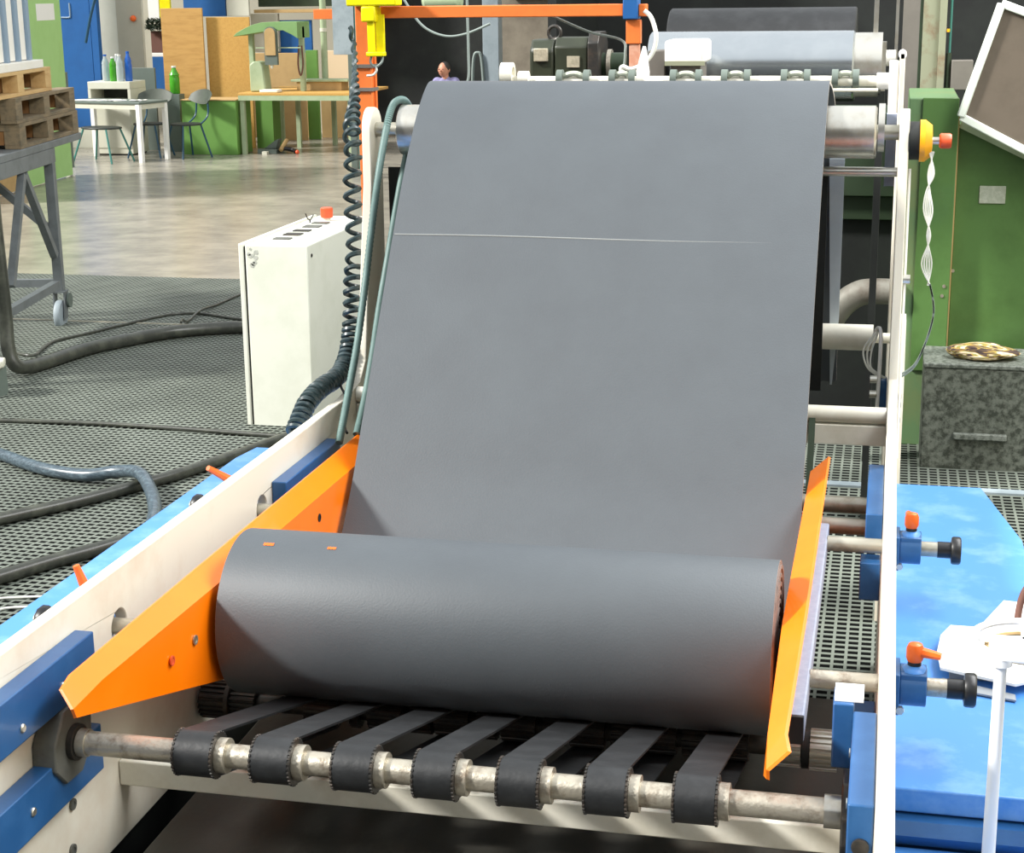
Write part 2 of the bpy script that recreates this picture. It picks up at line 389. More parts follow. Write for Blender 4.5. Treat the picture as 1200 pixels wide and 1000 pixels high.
# rails that carry the shaft bearings, mirrored on both sides
def rail(y0, y1, z0, z1, left, mats='blue', screws=()):
    x0, x1 = (XL+.001, XL+.042) if left else (XR-.042, XR-.001)
    o = MB().box(x0, x1, y0, y1, z0, z1).build('bearing_rail', mats, WM, bevel=.003)
    for (y, z) in screws:
        a, b = (x1, x1+.004) if left else (x0-.004, x0)
        MB().lathe((a, y, z), (1, 0, 0), [(.009, 0), (.009, .002), (.007, .004)], 14).build('screw', 'steel', o)
    return o
for L in (True, False):
    ya, yb = (2.2, 2.86) if L else (2.41, 2.765)
    rail(ya, yb, .795, .90, L, screws=((2.56, .825), (2.72, .84)))
    rail(ya, yb, .60, .70, L, screws=((2.57, .65), (2.73, .66)))
    rail(3.97, 4.42, .79, .885, L)
    if L: rail(3.97, 4.42, .60, .69, L)
# end covers seen at the right front
o = MB().box(-.058, -.021, 2.79, 2.87, .775, .90).build('end_block', 'blue', WM, bevel=.003)
MB().box(-.056, -.005, 2.80, 2.87, .9005, .906).build('cap_plate', 'white_p', o)
MB().lathe((-.0, 2.409, .83), (0, -1, 0), [(.014, 0), (.014, .005), (.009, .007)], 18).build('end_nut', 'dsteel', o)

# front shaft with seven belts running back to the toothed rear shaft
FY, FZ, RY, RZ = 2.73, .72, 3.44, .50
MB().cyl((XL+.012, FY, FZ), (XR-.02, FY, FZ), .0235, n=28).build('front_shaft', 'rust', WM)
br = MB().prism([(FY-.075, FZ+.02), (FY-.03, FZ+.075), (FY+.035, FZ+.078), (FY+.08, FZ+.03), (FY+.075, FZ-.03), (FY+.03, FZ-.075), (FY-.04, FZ-.072), (FY-.078, FZ-.03)], XL+.001, XL+.05, 'x').build('bearing_block', 'castgrey', WM, bevel=.004)
MB().ring((XL+.05, FY, FZ), (XL+.062, FY, FZ), .036, .024).build('bearing_ring', 'dsteel', br)
MB().cyl((XL+.045, FY+.07, FZ+.07), (XL+.085, FY+.07, FZ+.07), .02, n=14).build('clamp_nut', 'dsteel', br)
MB().prism([(FY-.07, FZ+.02), (FY-.03, FZ+.07), (FY+.03, FZ+.07), (FY+.075, FZ+.03), (FY+.07, FZ-.03), (FY+.03, FZ-.07), (FY-.04, FZ-.07), (FY-.07, FZ-.03)], XR-.055, XR-.001, 'x').build('bearing_block', 'dsteel', WM, bevel=.004)
MB().ring((XR-.085, FY, FZ), (XR-.055, FY, FZ), .03, .0236).build('shaft_collar', 'steel', WM)
MB().ring((XL+.064, FY, FZ), (XL+.082, FY, FZ), .0275, .0236).build('shaft_collar', 'rust', WM)
def belt_mb(x0, x1, r, t):
    d = Vector((RY-FY, RZ-FZ)); ang = math.atan2(d.y, d.x); pts = []
    for k in range(17):
        a = ang + PI/2 + PI*k/16; pts.append((FY+r*math.cos(a), FZ+r*math.sin(a)))
    for k in range(17):
        a = ang - PI/2 + PI*k/16; pts.append((RY+r*math.cos(a), RZ+r*math.sin(a)))
    inn = []
    q = r-t
    for k in range(17):
        a = ang + PI/2 + PI*k/16; inn.append((FY+q*math.cos(a), FZ+q*math.sin(a)))
    for k in range(17):
        a = ang - PI/2 + PI*k/16; inn.append((RY+q*math.cos(a), RZ+q*math.sin(a)))
    n = len(pts); m = MB()
    vs = [(x, y, z) for x in (x0, x1) for L in (pts, inn) for y, z in L]
    fs = []
    for i in range(n):
        j = (i+1) % n
        fs += [(i, j, 2*n+j, 2*n+i), (n+j, n+i, 3*n+i, 3*n+j), (j, i, n+i, n+j), (2*n+i, 2*n+j, 3*n+j, 3*n+i)]
    return m.add(vs, fs)
for bx in (-1.283, -1.127, -.966, -.809, -.650, -.488, -.327):
    b = belt_mb(bx, bx+.072, .0445, .005).build('conveyor_belt', 'belt', WM)
    MB().gear((bx-.004, FY, FZ), (bx+.076, FY, FZ), .0392, .0365, 26).build('front_pulley', 'black', b)
    for fx in (bx-.0045, bx+.0725):
        MB().gear((fx, FY, FZ), (fx+.004, FY, FZ), .0462, .0436, 30).build('pulley_flange', 'dsteel', b)
    MB().ring((bx+.077, FY, FZ), (bx+.096, FY, FZ), .034, .0238).build('pulley_collar', 'rust', b)
    MB().gear((bx-.004, RY, RZ), (bx+.076, RY, RZ), .0392, .0365, 22).build('rear_pulley', 'dsteel', b)
MB().cyl((XL+.002, RY, RZ), (XR-.02, RY, RZ), .021, n=20).build('rear_shaft', 'dsteel', WM)
for x0, x1, mm, r in ((-1.548, -1.484, 'dsteel', .046), (-1.472, -1.412, 'dsteel', .040), (-1.175, -1.155, 'dsteel', .04), (-1.03, -.98, 'dsteel', .04), (-.872, -.825, 'dsteel', .04),
                   (-.715, -.665, 'dsteel', .04), (-.558, -.505, 'dsteel', .04), (-.398, -.345, 'dsteel', .04), (-.19, -.137, 'steel', .043), (-.117, -.058, 'steel', .046)):
    MB().gear((x0, RY, RZ), (x1, RY, RZ), r, r*.86, 20).build('toothed_roller', mm, WM)
MB().cyl((-1.483, RY, RZ), (-1.473, RY, RZ), .05, n=24).build('flange_disc', 'dsteel', WM)
MB().cyl((-.135, RY, RZ), (-.119, RY, RZ), .044, n=20).build('flange_disc', 'black', WM)
MB().cyl((-.057, RY, RZ), (-.03, RY, RZ), .03, n=20).build('flange_disc', 'dsteel', WM)
MB().box(-.03, XR-.001, RY-.06, RY+.06, RZ-.07, RZ+.10).build('bearing_block', 'blue', WM, bevel=.003)
# cross members
MB().box(XL+.001, XR-.001, 3.0, 3.05, .488, .545).build('cross_beam', 'cream', WM, bevel=.003)
for y, z, r, x0, mm in ((4.50, .742, .024, XL+.001, 'bar'), (4.35, .728, .022, XL+.001, 'bar'), (4.72, .945, .024, XL+.001, 'cream')):
    MB().cyl((x0, y, z), (XR-.001, y, z), r, n=20).build('cross_bar', mm, WM)
MB().box(XL+.001, XR-.001, 4.70, 4.74, .86, .918).build('cross_beam', 'cream', WM, bevel=.002)
MB().cyl((-.30, 5.02, 1.606), (XR-.001, 5.02, 1.606), .014, n=16).build('cross_bar', 'steel', WM)
MB().bar((-.188, 4.72, .96), (-.186, 4.5, .62), .018, .012).build('strut', 'dgrn', WM)
# drip tray below the belts
MB().box(-1.46, -.01, 2.1, 3.95, .385, .40).build('drip_tray', 'tray', WM, bevel=.002)
MB().box(-1.40, -.06, 2.2, 2.24, 0, .384).build('tray_support', 'dsteel', WM)
MB().box(-1.40, -.06, 3.8, 3.84, 0, .384).build('tray_support', 'dsteel', WM)
for x in (XL-T, XR):
    MB().box(x+.002, x+T-.002, 2.3, 2.42, 0, .361).build('foot', 'white', WM)
for y, z in ((2.775, .506), (2.79, .60)):
    MB().lathe((XL+.0005, y, z-.05), (1, 0, 0), [(.012, 0), (.012, .005), (.006, .005), (.006, .003)], 16).build('bolt', 'castgrey', WM)
MB().box(-.03, .018, 3.85, 3.92, .705, .80).build('bearing_rail', 'blue', WM, bevel=.003)

# orange guides and the shafts that hold them
def guide(sg):
    cx = -.786
    def X(x): return x if sg < 0 else 2*cx - x
    xb, xt = (-1.412, -1.472) if sg < 0 else (-1.396, -1.441)
    low = [(2.60, .836), (2.62, .832), (3.25, .64), (3.9, .62), (4.36, .66)]
    bend = [(2.59, .858), (2.70, .871), (3.25, .870), (3.9, .866), (4.40, .862)]
    top = [(2.615, .884), (2.665, .892), (3.25, .893), (3.9, .893), (4.45, .892)]
    xs_l = [xb-.016, xb-.01, xb, xb, xb]; xs_b = [xb-.016, xb-.01, xb, xb, xb]; xs_t = [xb-.05, xt+.004, xt, xt, xt]
    vs = []
    t = .006*(1 if sg > 0 else -1)
    for off in (0, t):
        for xs, row in ((xs_l, low), (xs_b, bend), (xs_t, top)):
            for x, (y, z) in zip(xs, row): vs.append((X(x)+off, y, z - (.002 if off else 0)))
    fs = []
    for r in range(2):
        for i in range(4):
            a = r*5+i; fs.append((a, a+1, a+6, a+5)); fs.append((15+a+5, 15+a+6, 15+a+1, 15+a))
    rim = [0, 1, 2, 3, 4, 9, 14, 13, 12, 11, 10, 5]
    for i in range(12):
        a, b = rim[i], rim[(i+1) % 12]; fs.append((b, a, 15+a, 15+b))
    g = MB().add(vs, fs).build('guide_plate', 'orange', WM, ang=20)
    ins = X(xb) + (.0008 if sg < 0 else -.0008)
    for y, z, mm in ((2.987, .792, 'red'), (3.107, .791, 'rust'), (3.919, .81, 'black')):
        MB().lathe((ins, y, z), (1 if sg < 0 else -1, 0, 0), [(.011, -.002), (.011, .001), (.007, .001), (.007, 0)], 14).build('guide_bolt', mm, g)
    tx0, tx1 = sorted((X(-1.47), X(-1.418-.004))) if sg < 0 else (-.158, -.109)
    tb = MB().box(tx0, tx1, 2.84, 3.99, .795, .85).build('guide_beam', 'lilac', WM, bevel=.004)
    MB().box(tx0+.001, tx1-.001, 2.832, 2.841, .795, .849).build('end_cap', 'black', tb)
    for y in (3.05, 3.88):
        a, b = (X(-1.47), X(-1.80)) if sg < 0 else (-.109, .165)
        a, b = sorted((a, b)) if sg > 0 else (-1.75, -1.47)
        s_ = MB().cyl((a, y, .834), (b, y, .834), .018, n=20).build('guide_shaft', 'rust' if y < 3.5 else 'bar', WM)
        # clamp on the outside of the plate
        o0 = XR+T if sg > 0 else XL-T
        def Q(d): return o0 + d*sg
        cb = MB(); a, b = sorted((Q(.001), Q(.012))); cb.box(a, b, y-.045, y+.045, .79, .872)
        cb.cyl((Q(.012), y, .834), (Q(.062), y, .834), .038, n=28); cb.box(*sorted((Q(.012), Q(.062))), y-.03, y+.03, .834, .868)
        cb = cb.build('clamp', 'blue', WM, bevel=.002)
        MB().lathe((Q(.014), y-.035, .80), (0, -1, 0), [(.008, 0), (.008, .012)], 6).build('clamp_bolt', 'steel', cb)
        MB().lathe((Q(.038), y, .866), (0, 0, 1), [(.026, 0), (.022, .006), (.013, .012)], 18).build('lever_collar', 'bluecover', cb)
        neck = MB().cyl((Q(.038), y, .876), (Q(.038), y, .89), .013, n=16).build('lever_neck', 'black', cb)
        lv = MB(); c = Vector((Q(.038), y, .886))
        lv.lathe(c, (0, 0, 1), [(.014, 0), (.0165, .006), (.0165, .026), (.013, .034), (.005, .037)], 20)
        if sg > 0:
            e = Vector((.048, -.01, -.004)) if y < 3.5 else Vector((-.008, .06, -.004))
        else:
            e = Vector((-.016, -.01, .062)) if y < 3.5 else Vector((-.038, -.075, .058))
        a0 = c + Vector((0, 0, .02)); x_, y_, d_ = frame_of(e)
        lv.path([a0, a0+e*.5, a0+e], .011, 8, 3, rad=lambda i: .0125-.0009*i)
        lv.build('clamp_lever', 'lever', cb)
        k0 = .10 if sg > 0 else .10
        kn = MB().lathe((Q(k0), y, .834), (sg, 0, 0), [(.0195, 0), (.0195, .03), (.031, .032), (.033, .036), (.033, .050), (.030, .054)], 10).build('shaft_knob', 'black', s_)
guide(-1); guide(1)

# top roller, panels coloured as the shaded and lit rear sheet, and the white idler behind
TR = MB().lathe((-1.478, 5.0, 1.722), (1, 0, 0), [(.068, 0), (.076, .004), (.076, 1.428), (.07, 1.434)], 40).build('top_roller', 'steel', WM)
MB().cyl((XL, 5.0, 1.722), (XR, 5.0, 1.722), .022, n=20).build('roller_axle', 'bar', TR)
MB().ring((-.04, 5.0, 1.735), (-.022, 5.0, 1.735), .07, .05, 24).build('bearing_ring', 'steel', TR)
MB().box(-.018, .012, 5.06, 5.10, 1.56, 1.77).build('bearing_bracket', 'lilac', WM)
MB().box(-1.545, -.181, 5.064, 5.072, .93, 1.60).build('inner_panel', 'void', WM)  # black sheet stands in for the return run in shade
MB().prism([(-.182, 1.63), (-.136, 1.63), (-.136, 1.137), (-.150, .93), (-.156, .93)], 5.155, 5.163, 'y').build('lit_strip', 'litstrip', WM)  # added plate, pale colour paints the lit strip of the rear run
IR = MB().cyl((-1.3, 5.11, 1.092), (-.03, 5.11, 1.092), .040, n=28).build('idler_roller', 'cream', WM)
MB().cyl((-.03, 5.11, 1.092), (XR+.001, 5.11, 1.092), .016, n=16).build('roller_axle', 'cream', IR)
MB().prism([(4.98, .5), (5.05, .5), (5.32, 1.04), (5.32, 1.13), (5.2, 1.13), (5.05, .95)], XR+T, XR+T+.02, 'x').build('idler_arm', 'white', WM)
bb = MB().box(-.006, .018, 4.93, 5.0, .84, 1.0).build('pivot_bracket', 'blue', WM, bevel=.008)
MB().path([(-.025, 4.97, 1.13), (-.015, 4.95, 1.155), (-.006, 4.92, 1.13), (-.008, 4.9, .95), (-.01, 4.88, .86)], .006, 8, 5).build('vertical_rod', 'white_p', WM)
for x, y, z in ((-.02, 4.9, 1.01), (-.02, 4.9, .965), (.05, 4.86, .97), (.05, 4.86, .945), (-.012, 4.86, .875), (.05, 4.86, .9)):
    MB().lathe((x-.012, y, z), (1, 0, 0), [(.011, 0), (.011, .02), (.006, .022)], 10).build('bolt', 'steel', WM)
MB().path([(XR+T+.006, 4.98, 1.62), (XR+T+.006, 4.93, 1.3), (XR+T+.006, 4.88, 1.1), (XR+T+.006, 4.8, .8)], .004, 8, 4).build('conduit', 'white_p', WM)
MB().lathe((XR+T+.001, 4.93, 1.305), (1, 0, 0), [(.014, 0), (.014, .02)], 12).build('bolt', 'steel', WM)
es = MB().cyl((XR+T+.001, 4.985, 1.70), (XR+T+.03, 4.985, 1.70), .055, n=28).build('stop_switch', 'void', WM)
MB().lathe((XR+T+.03, 4.985, 1.70), (1, 0, 0), [(.06, 0), (.06, .015), (.045, .034), (.02, .036)], 28).build('switch_cover', 'ylw2', es)
MB().cyl((XR+T+.06, 4.985, 1.70), (XR+T+.085, 4.985, 1.70), .011, n=14).build('switch_neck', 'steel', es)
MB().lathe((XR+T+.085, 4.985, 1.70), (1, 0, 0), [(.018, 0), (.022, .004), (.022, .028), (.019, .034)], 18).build('stop_button', 'red', es)

# ================================================================== RUBBER SHEET AND ROLL
RS = thing('rubber_sheet', 'wide dark grey rubber sheet running over the top roller onto the wound roll in front', 'rubber sheet', (-.79, 3.4, 0))
prof = [(5.20, .93), (5.185, 1.05), (5.18, 1.2), (5.17, 1.45), (5.168, 1.62), (5.16, 1.72), (5.145, 1.79), (5.115, 1.835), (5.075, 1.855), (5.03, 1.858), (4.99, 1.845), (4.93, 1.809), (4.865, 1.757), (4.809, 1.702), (4.748, 1.638), (4.688, 1.568),
        (4.637, 1.503), (4.56, 1.40), (4.488, 1.302), (4.40, 1.182), (4.316, 1.067), (4.24, .965), (4.169, .866), (4.10, .785), (4.033, .715), (3.95, .645), (3.86, .592), (3.76, .562), (3.66, .556), (3.56, .568), (3.47, .595)]
fine = []
for i in range(len(prof)-1):
    P = [Vector(prof[max(0, min(len(prof)-1, i+k))]) for k in (-1, 0, 1, 2)]
    for k in range(4):
        t = k/4; a, b, c, d = P
        q = .5*(2*b + (c-a)*t + (2*a-5*b+4*c-d)*t*t + (3*b-a-3*c+d)*t**3); fine.append((q.x, q.y))
fine.append(prof[-1])
def xr(i):
    f = i/(len(fine)-1)
    return -.138 if f < .06 else (-.138 - (f-.06)/.2*.046 if f < .26 else -.184)
hs = MB().strip(fine, -1.393, -.184, .008, xr)
hs.mi = [1 if (f < 4*(len(fine)-1) and f % 2) else 0 for f in range(len(hs.f))]
HS = hs.build('hanging_sheet', ['rubber', 'rubber_edge'], RS)
MB().path([(-1.388, 4.592, 1.4565), (-1.1, 4.5925, 1.4575), (-.6, 4.5905, 1.4525), (-.28, 4.5925, 1.4535)], .0021, 5, 4).build('scuff_line', 'dustline', HS)
RYc, RZc, RR = 3.357, .768, .187
roll = MB()
pr = [(.036, 0)]
rad = [.04 + k*(RR-.04)/16 for k in range(17)]
def endprof(sign, base):
    out = []
    for k in range(16): out += [(rad[k]+.0005, base + sign*(.001 if k % 2 else .004)), (rad[k+1]-.0005, base + sign*(.001 if k % 2 else .004))]
    return out
L_ = 1.2
x0 = -1.393
pts = endprof(-1, 0)[::1] + [(RR, 0), (RR, L_)] + endprof(1, L_)[::-1]
# closed ring profile around the core bore
n = 72; vs = []; fs = []
for r, h in pts:
    for k in range(n):
        a = 2*PI*k/n; vs.append((x0+h, RYc+r*math.cos(a), RZc+r*math.sin(a)))
NP = len(pts)
for i in range(NP):
    j = (i+1) % NP
    for k in range(n):
        k2 = (k+1) % n; fs.append((i*n+k, i*n+k2, j*n+k2, j*n+k))
body_i = [i for i, (r, h) in enumerate(pts) if (r, h) == (RR, 0)][0]
roll.add(vs, fs)
roll.mi = [0 if (f//n) == body_i else 1 for f in range(len(fs))]
WR = roll.build('wound_roll', ['rubber', 'rubber_end'], RS, ang=30)
MB().ring((x0-.006, RYc, RZc), (x0+L_+.006, RYc, RZc), .04, .033, 28).build('core_tube', 'dsteel', WR)
for (ax, s_) in ((-1.312, .012), (-1.165, .010)):
    q = MB(); N = 6; vs = []; fs = []
    a0 = math.radians(106)
    for i in range(N+1):
        for j, w in enumerate((-.3, .3)):
            a = a0 + w*s_/RR*1.4
            vs.append((ax + (i/N-.5)*2*s_*(.9+.2*random.random()), RYc + (RR+.0008)*math.cos(a + (i % 2)*.01), RZc + (RR+.0008)*math.sin(a + (i % 2)*.01)))
    for i in range(N): fs.append((2*i, 2*i+1, 2*i+3, 2*i+2))
    tag(q.add(vs, fs).build('paint_mark', 'lever', WR), 'small orange paint mark on the roll', None)

# ================================================================== HOSES AND CORDS ON THE MACHINE
def hose(name, label, pts, r, mm, cat='hose', group=None, n=10, sm=8, rad=None):
    o = MB().path(pts, r, n, sm, rad=rad).build(name, mm, loc=pts[0]); return tag(o, label, cat, group)
hp = [(-1.474, 5.08, 1.70), (-1.470, 5.075, 1.77), (-1.475, 5.03, 1.808), (-1.487, 4.975, 1.808), (-1.493, 4.93, 1.778), (-1.499, 4.88, 1.698), (-1.504, 4.82, 1.589), (-1.515, 4.78, 1.453), (-1.522, 4.72, 1.294), (-1.514, 4.6, 1.136), (-1.509, 4.5, 1.03), (-1.501, 4.4, .94), (-1.495, 4.34, .895)]
hose('ribbed_hose', 'grey green ribbed hose draped over left end of the top roller', hp, .0115, 'hose', n=10, sm=24, rad=lambda i: .0118 if i % 2 else .0103)
hose('air_hose', 'dark green hose hanging close along left edge of the hanging sheet', [(-1.474, 5.03, 1.64), (-1.48, 4.95, 1.523), (-1.497, 4.88, 1.347), (-1.499, 4.78, 1.206), (-1.487, 4.65, 1.075), (-1.483, 4.55, .968), (-1.478, 4.45, .892)], .0115, 'hose')
hose('loop_cable', 'thin black cord looping over the white plate beside the ribbed hose', [(-1.62, 4.8, 1.01), (-1.60, 4.68, .985), (-1.551, 4.6, .95), (-1.53, 4.5, .905), (-1.51, 4.46, .892)], .004, 'black', 'cord')
# coiled cord
ax = [(-1.835, 5.61, 2.02), (-1.81, 5.58, 1.938), (-1.723, 5.3, 1.812), (-1.672, 5.1, 1.718), (-1.648, 5.03, 1.634), (-1.645, 5.0, 1.554), (-1.638, 4.98, 1.464), (-1.626, 4.95, 1.361), (-1.622, 4.9, 1.262), (-1.618, 4.87, 1.164), (-1.618, 4.83, 1.066), (-1.622, 4.77, 1.01), (-1.625, 4.68, .994), (-1.633, 4.6, .99), (-1.644, 4.5, .965), (-1.655, 4.42, .90)]
def catmull(P, sm):
    P = [Vector(p) for p in P]; Q = []
    for i in range(len(P)-1):
        a, b, c, d = P[max(i-1, 0)], P[i], P[i+1], P[min(i+2, len(P)-1)]
        for k in range(sm):
            t = k/sm; Q.append(.5*(2*b + (c-a)*t + (2*a-5*b+4*c-d)*t*t + (3*b-a-3*c+d)*t**3))
    Q.append(P[-1]); return Q
A = catmull(ax, 40); cpts = []; ph = 0
xp = None
for i, p in enumerate(A):
    s_ = i/(len(A)-1)
    t = (A[min(i+1, len(A)-1)]-A[max(i-1, 0)]).normalized()
    x = frame_of(t)[0] if xp is None else (xp - t*xp.dot(t)).normalized(); xp = x; y = t.cross(x)
    step = (A[min(i+1, len(A)-1)]-p).length
    pitch_ = .05 if s_ < .5 else (.034 if s_ < .62 else .019)
    if s_ < .10: rr = .004
    else: rr = .0225 if s_ > .2 else .004 + .0185*(s_-.10)/.10
    m_ = 4
    for k in range(m_):
        f = k/m_; q = p.lerp(A[min(i+1, len(A)-1)], f); a = ph + 2*PI*step*f/pitch_
        cpts.append(q + x*math.cos(a)*rr + y*math.sin(a)*rr)
    ph += 2*PI*step/pitch_
o = MB().path(cpts, .0082, 6, 1).build('coiled_cord', 'coil', loc=(-1.65, 4.4, .9)); tag(o, 'black spiral coiled cord hanging beside the white left upright', 'cord')

# ================================================================== CONTROL CABINET
CC = thing('control_cabinet', 'white metal control cabinet standing on the mat with orange button on top', 'cabinet', (-2.915, 8.1, 0))
cx0, cx1, cy0, cy1 = -3.062, -2.742, 7.6, 8.70
b = MB().box(cx0, cx1, cy0, cy1, 0, .95).build('body', 'cab', CC, bevel=.006)
MB().box(-3.095, -3.072, cy0-.004, cy1, .01, .955).build('door', 'cab', CC, bevel=.004)
MB().box(-3.0725, -3.0615, cy0+.01, cy1-.01, .02, .94).build('door_gasket', 'black', CC)
for k in range(9):
    px_, pz_ = -3.045 + .045*random.random(), .845 + .085*random.random(); rr_ = .006 + .009*random.random()
    MB().prism([(px_ + rr_*(.6+.6*random.random())*math.cos(2*PI*j/9), pz_ + rr_*(.6+.6*random.random())*math.sin(2*PI*j/9)) for j in range(9)], cy0-.0012, cy0+.001, 'y').build('paint_chip', 'scuffd', CC)
MB().lathe((cx1-.0005, 7.66, .895), (1, 0, 0), [(.009, 0), (.009, .004), (.005, .006)], 12).build('screw', 'black', CC)
MB().lathe((cx1-.0005, 8.52, .47), (1, 0, 0), [(.03, 0), (.03, .01), (.018, .012), (.018, .05)], 16).build('cable_gland', 'offw', CC)
for k in range(5):
    y = 7.78 + k*.145
    MB().box(-2.985, -2.90, y, y+.055+.02*(k % 2), .949, .956).build('label_plate', 'dsteel' if k in (1, 2) else 'castgrey', CC)
MB().path([(-3.03, 8.40, 1.0), (-3.02, 8.405, .972), (-3.01, 8.41, .965), (-3.0, 8.405, .972), (-2.985, 8.40, .995)], .003, 6, 5).build('wire_hook', 'black', CC)
MB().cyl((-3.01, 8.41, .949), (-3.01, 8.41, .966), .004, n=8).build('hook_stem', 'black', CC)
MB().cyl((-2.945, 8.50, .949), (-2.945, 8.50, .966), .02, n=16).build('button_base', 'offw', CC)
MB().lathe((-2.945, 8.50, .966), (0, 0, 1), [(.028, 0), (.033, .004), (.033, .05), (.029, .055)], 20).build('stop_button', 'red', CC)

# ================================================================== HOSES ON THE FLOOR
fg = dict(cat='hose')
hose('floor_cable', 'thin dark cable running straight across the mat toward the cabinet', [(-6.2, 7.3, .053), (-5.2, 7.36, .053), (-4.446, 7.395, 0.053), (-4.359, 7.41, 0.053), (-3.902, 7.438, 0.053), (-3.432, 7.42, 0.053), (-2.75, 7.36, 0.053)], .012, 'hoseblk', 'cable')
hose('wrapped_hose', 'thick shiny blue grey wrapped hose bending down across the mat', [(-6.0, 7.5, .07), (-5.0, 7.3, .07), (-4.3, 6.95, 0.07), (-4.155, 6.849, 0.07), (-4.0, 6.771, 0.07), (-3.675, 6.57, 0.073), (-3.427, 6.492, 0.078), (-3.27, 6.49, 0.103), (-3.13, 6.42, 0.123), (-3.0, 6.25, 0.103), (-2.912, 6.094, 0.073), (-2.814, 5.861, .068), (-2.6, 5.5, .068), (-2.3, 5.1, .075), (-2.0, 4.7, .08)], .029, 'wrap')
hose('floor_hose', 'black hose passing under the wrapped hose toward the blue cover end', [(-5.2, 4.6, .068), (-4.3, 5.1, .068), (-3.6, 5.68, 0.068), (-3.534, 5.804, 0.068), (-3.359, 6.047, 0.068), (-3.248, 6.214, 0.068), (-3.164, 6.368, 0.068), (-3.014, 6.663, 0.068), (-2.792, 7.265, 0.068), (-2.6, 7.9, 0.068)], .027, 'hoseblk')
hose('floor_hose', 'black hose nearest the camera, slipping under the left blue cover', [(-4.6, 4.1, .068), (-3.8, 4.55, .068), (-3.25, 5.05, 0.068), (-3.166, 5.161, 0.068), (-3.027, 5.415, 0.068), (-2.922, 5.58, 0.068), (-2.82, 5.76, 0.068), (-2.65, 5.95, .068), (-2.4, 6.1, .068), (-2.15, 6.2, .068)], .029, 'hoseblk')
hose('suction_hose', 'thick dark hose dropping by the trolley then lying toward the cabinet', [(-4.83, 8.35, 1.35), (-4.83, 8.35, .95), (-4.83, 8.36, .7), (-4.84, 8.39, .4), (-4.82, 8.36, 0.198), (-4.78, 8.38, 0.103), (-4.73, 8.6, 0.084), (-4.669, 8.973, 0.084), (-4.534, 9.274, 0.084), (-4.37, 9.54, 0.084), (-4.155, 9.70, 0.084), (-3.9, 9.78, 0.084), (-3.4, 9.8, 0.084)], .040, 'hoseblk', n=14)
hose('floor_cable', 'thin black cable beside the thick hose near the trolley caster', [(-5.19, 9.0, 0.05), (-4.98, 8.9, 0.05), (-5.03, 9.151, 0.05), (-5.05, 9.329, 0.05), (-4.966, 9.558, 0.05), (-4.84, 9.93, 0.05), (-4.695, 10.266, 0.05), (-4.505, 10.327, 0.05), (-4.139, 10.175, 0.05), (-3.7, 10.1, 0.05)], .011, 'hoseblk', 'cable')
hose('floor_cable', 'thin black cable rising behind the thick hose to the cabinet', [(-4.33, 9.62, 0.133), (-4.395, 9.789, 0.118), (-4.478, 10.05, 0.052), (-4.517, 10.356, 0.068), (-4.524, 10.671, 0.052), (-4.509, 11.111, 0.052), (-4.45, 11.5, 0.052)], .008, 'hoseblk', 'cable')
for k, pp in enumerate(([(-4.4, 4.6, .048), (-3.2, 4.93, 0.048), (-3.065, 5.039, 0.048), (-3.0, 5.085, 0.048), (-2.6, 5.2, 0.048)], [(-4.3, 4.5, .048), (-3.1, 4.87, 0.048), (-3.0, 4.955, 0.048), (-2.93, 5.0, 0.048), (-2.6, 5.08, 0.048)])):
    hose('thin_rope', ('upper', 'lower')[k] + ' of two thin pale ropes at the left edge above the blue cover', pp, .005, 'wire', 'rope')
fp = thing('floor_post', 'short grey metal post foot with pale cap at left frame edge', 'post', (-4.70, 7.95, 0))
MB().box(-4.78, -4.645, 7.88, 8.02, 0, .20).build('body', 'greyp', fp, bevel=.008)
MB().prism([(-4.80, 7.86), (-4.63, 7.86), (-4.62, 7.95), (-4.66, 8.04), (-4.80, 8.04)], .20, .235, 'z').build('cap', 'offw', fp, bevel=.006)

# ================================================================== TROLLEY WITH PALLETS
TA = math.radians(11)
TO = (-5.30, 9.87, 0)
TL = thing('trolley', 'grey steel trolley frame on casters carrying the stacked wooden pallets', 'trolley', TO, TA)
f = MB
def tl(mb, name, mm, par=None, **kw): return mb.build(name, mm, par or TL, local=True, **kw)
ZT = 1.19
tl(MB().box(-1.1, .03, -1.9, .72, ZT, ZT+.045), 'deck', 'tgrey', bevel=.004)
tl(MB().box(-.03, .028, -1.9, .10, ZT-.095, ZT-.001), 'top_rail', 'tgrey', bevel=.003)
tl(MB().box(-1.1, -.031, .04, .10, ZT-.095, ZT-.001), 'top_rail', 'tgrey', bevel=.003)
for x, y in ((0, 0.05), (-1.04, .05), (0, -1.85), (-1.04, -1.85)):
    tl(MB().box(x-.03, x+.03, y-.03, y+.03, .26, ZT-.095), 'leg', 'tgrey', bevel=.003)
tl(MB().bar((0, -.02, .31), (0, -1.82, .31), .05), 'lower_rail', 'tgrey')
tl(MB().bar((-.03, .05, .31), (-1.01, .05, .31), .05), 'lower_rail', 'tgrey')
tl(MB().bar((0, 0.0, .50), (0, -.50, ZT-.11), .045), 'brace', 'tgrey')
tl(MB().bar((0, -.52, ZT-.11), (0, -.90, .45), .045), 'brace', 'tgrey')
tl(MB().bar((-.5, .05, ZT-.11), (-.03, .05, .66), .045), 'brace', 'tgrey')
tl(MB().bar((-.5, .05, ZT-.11), (-1.01, .05, .66), .045), 'brace', 'tgrey')
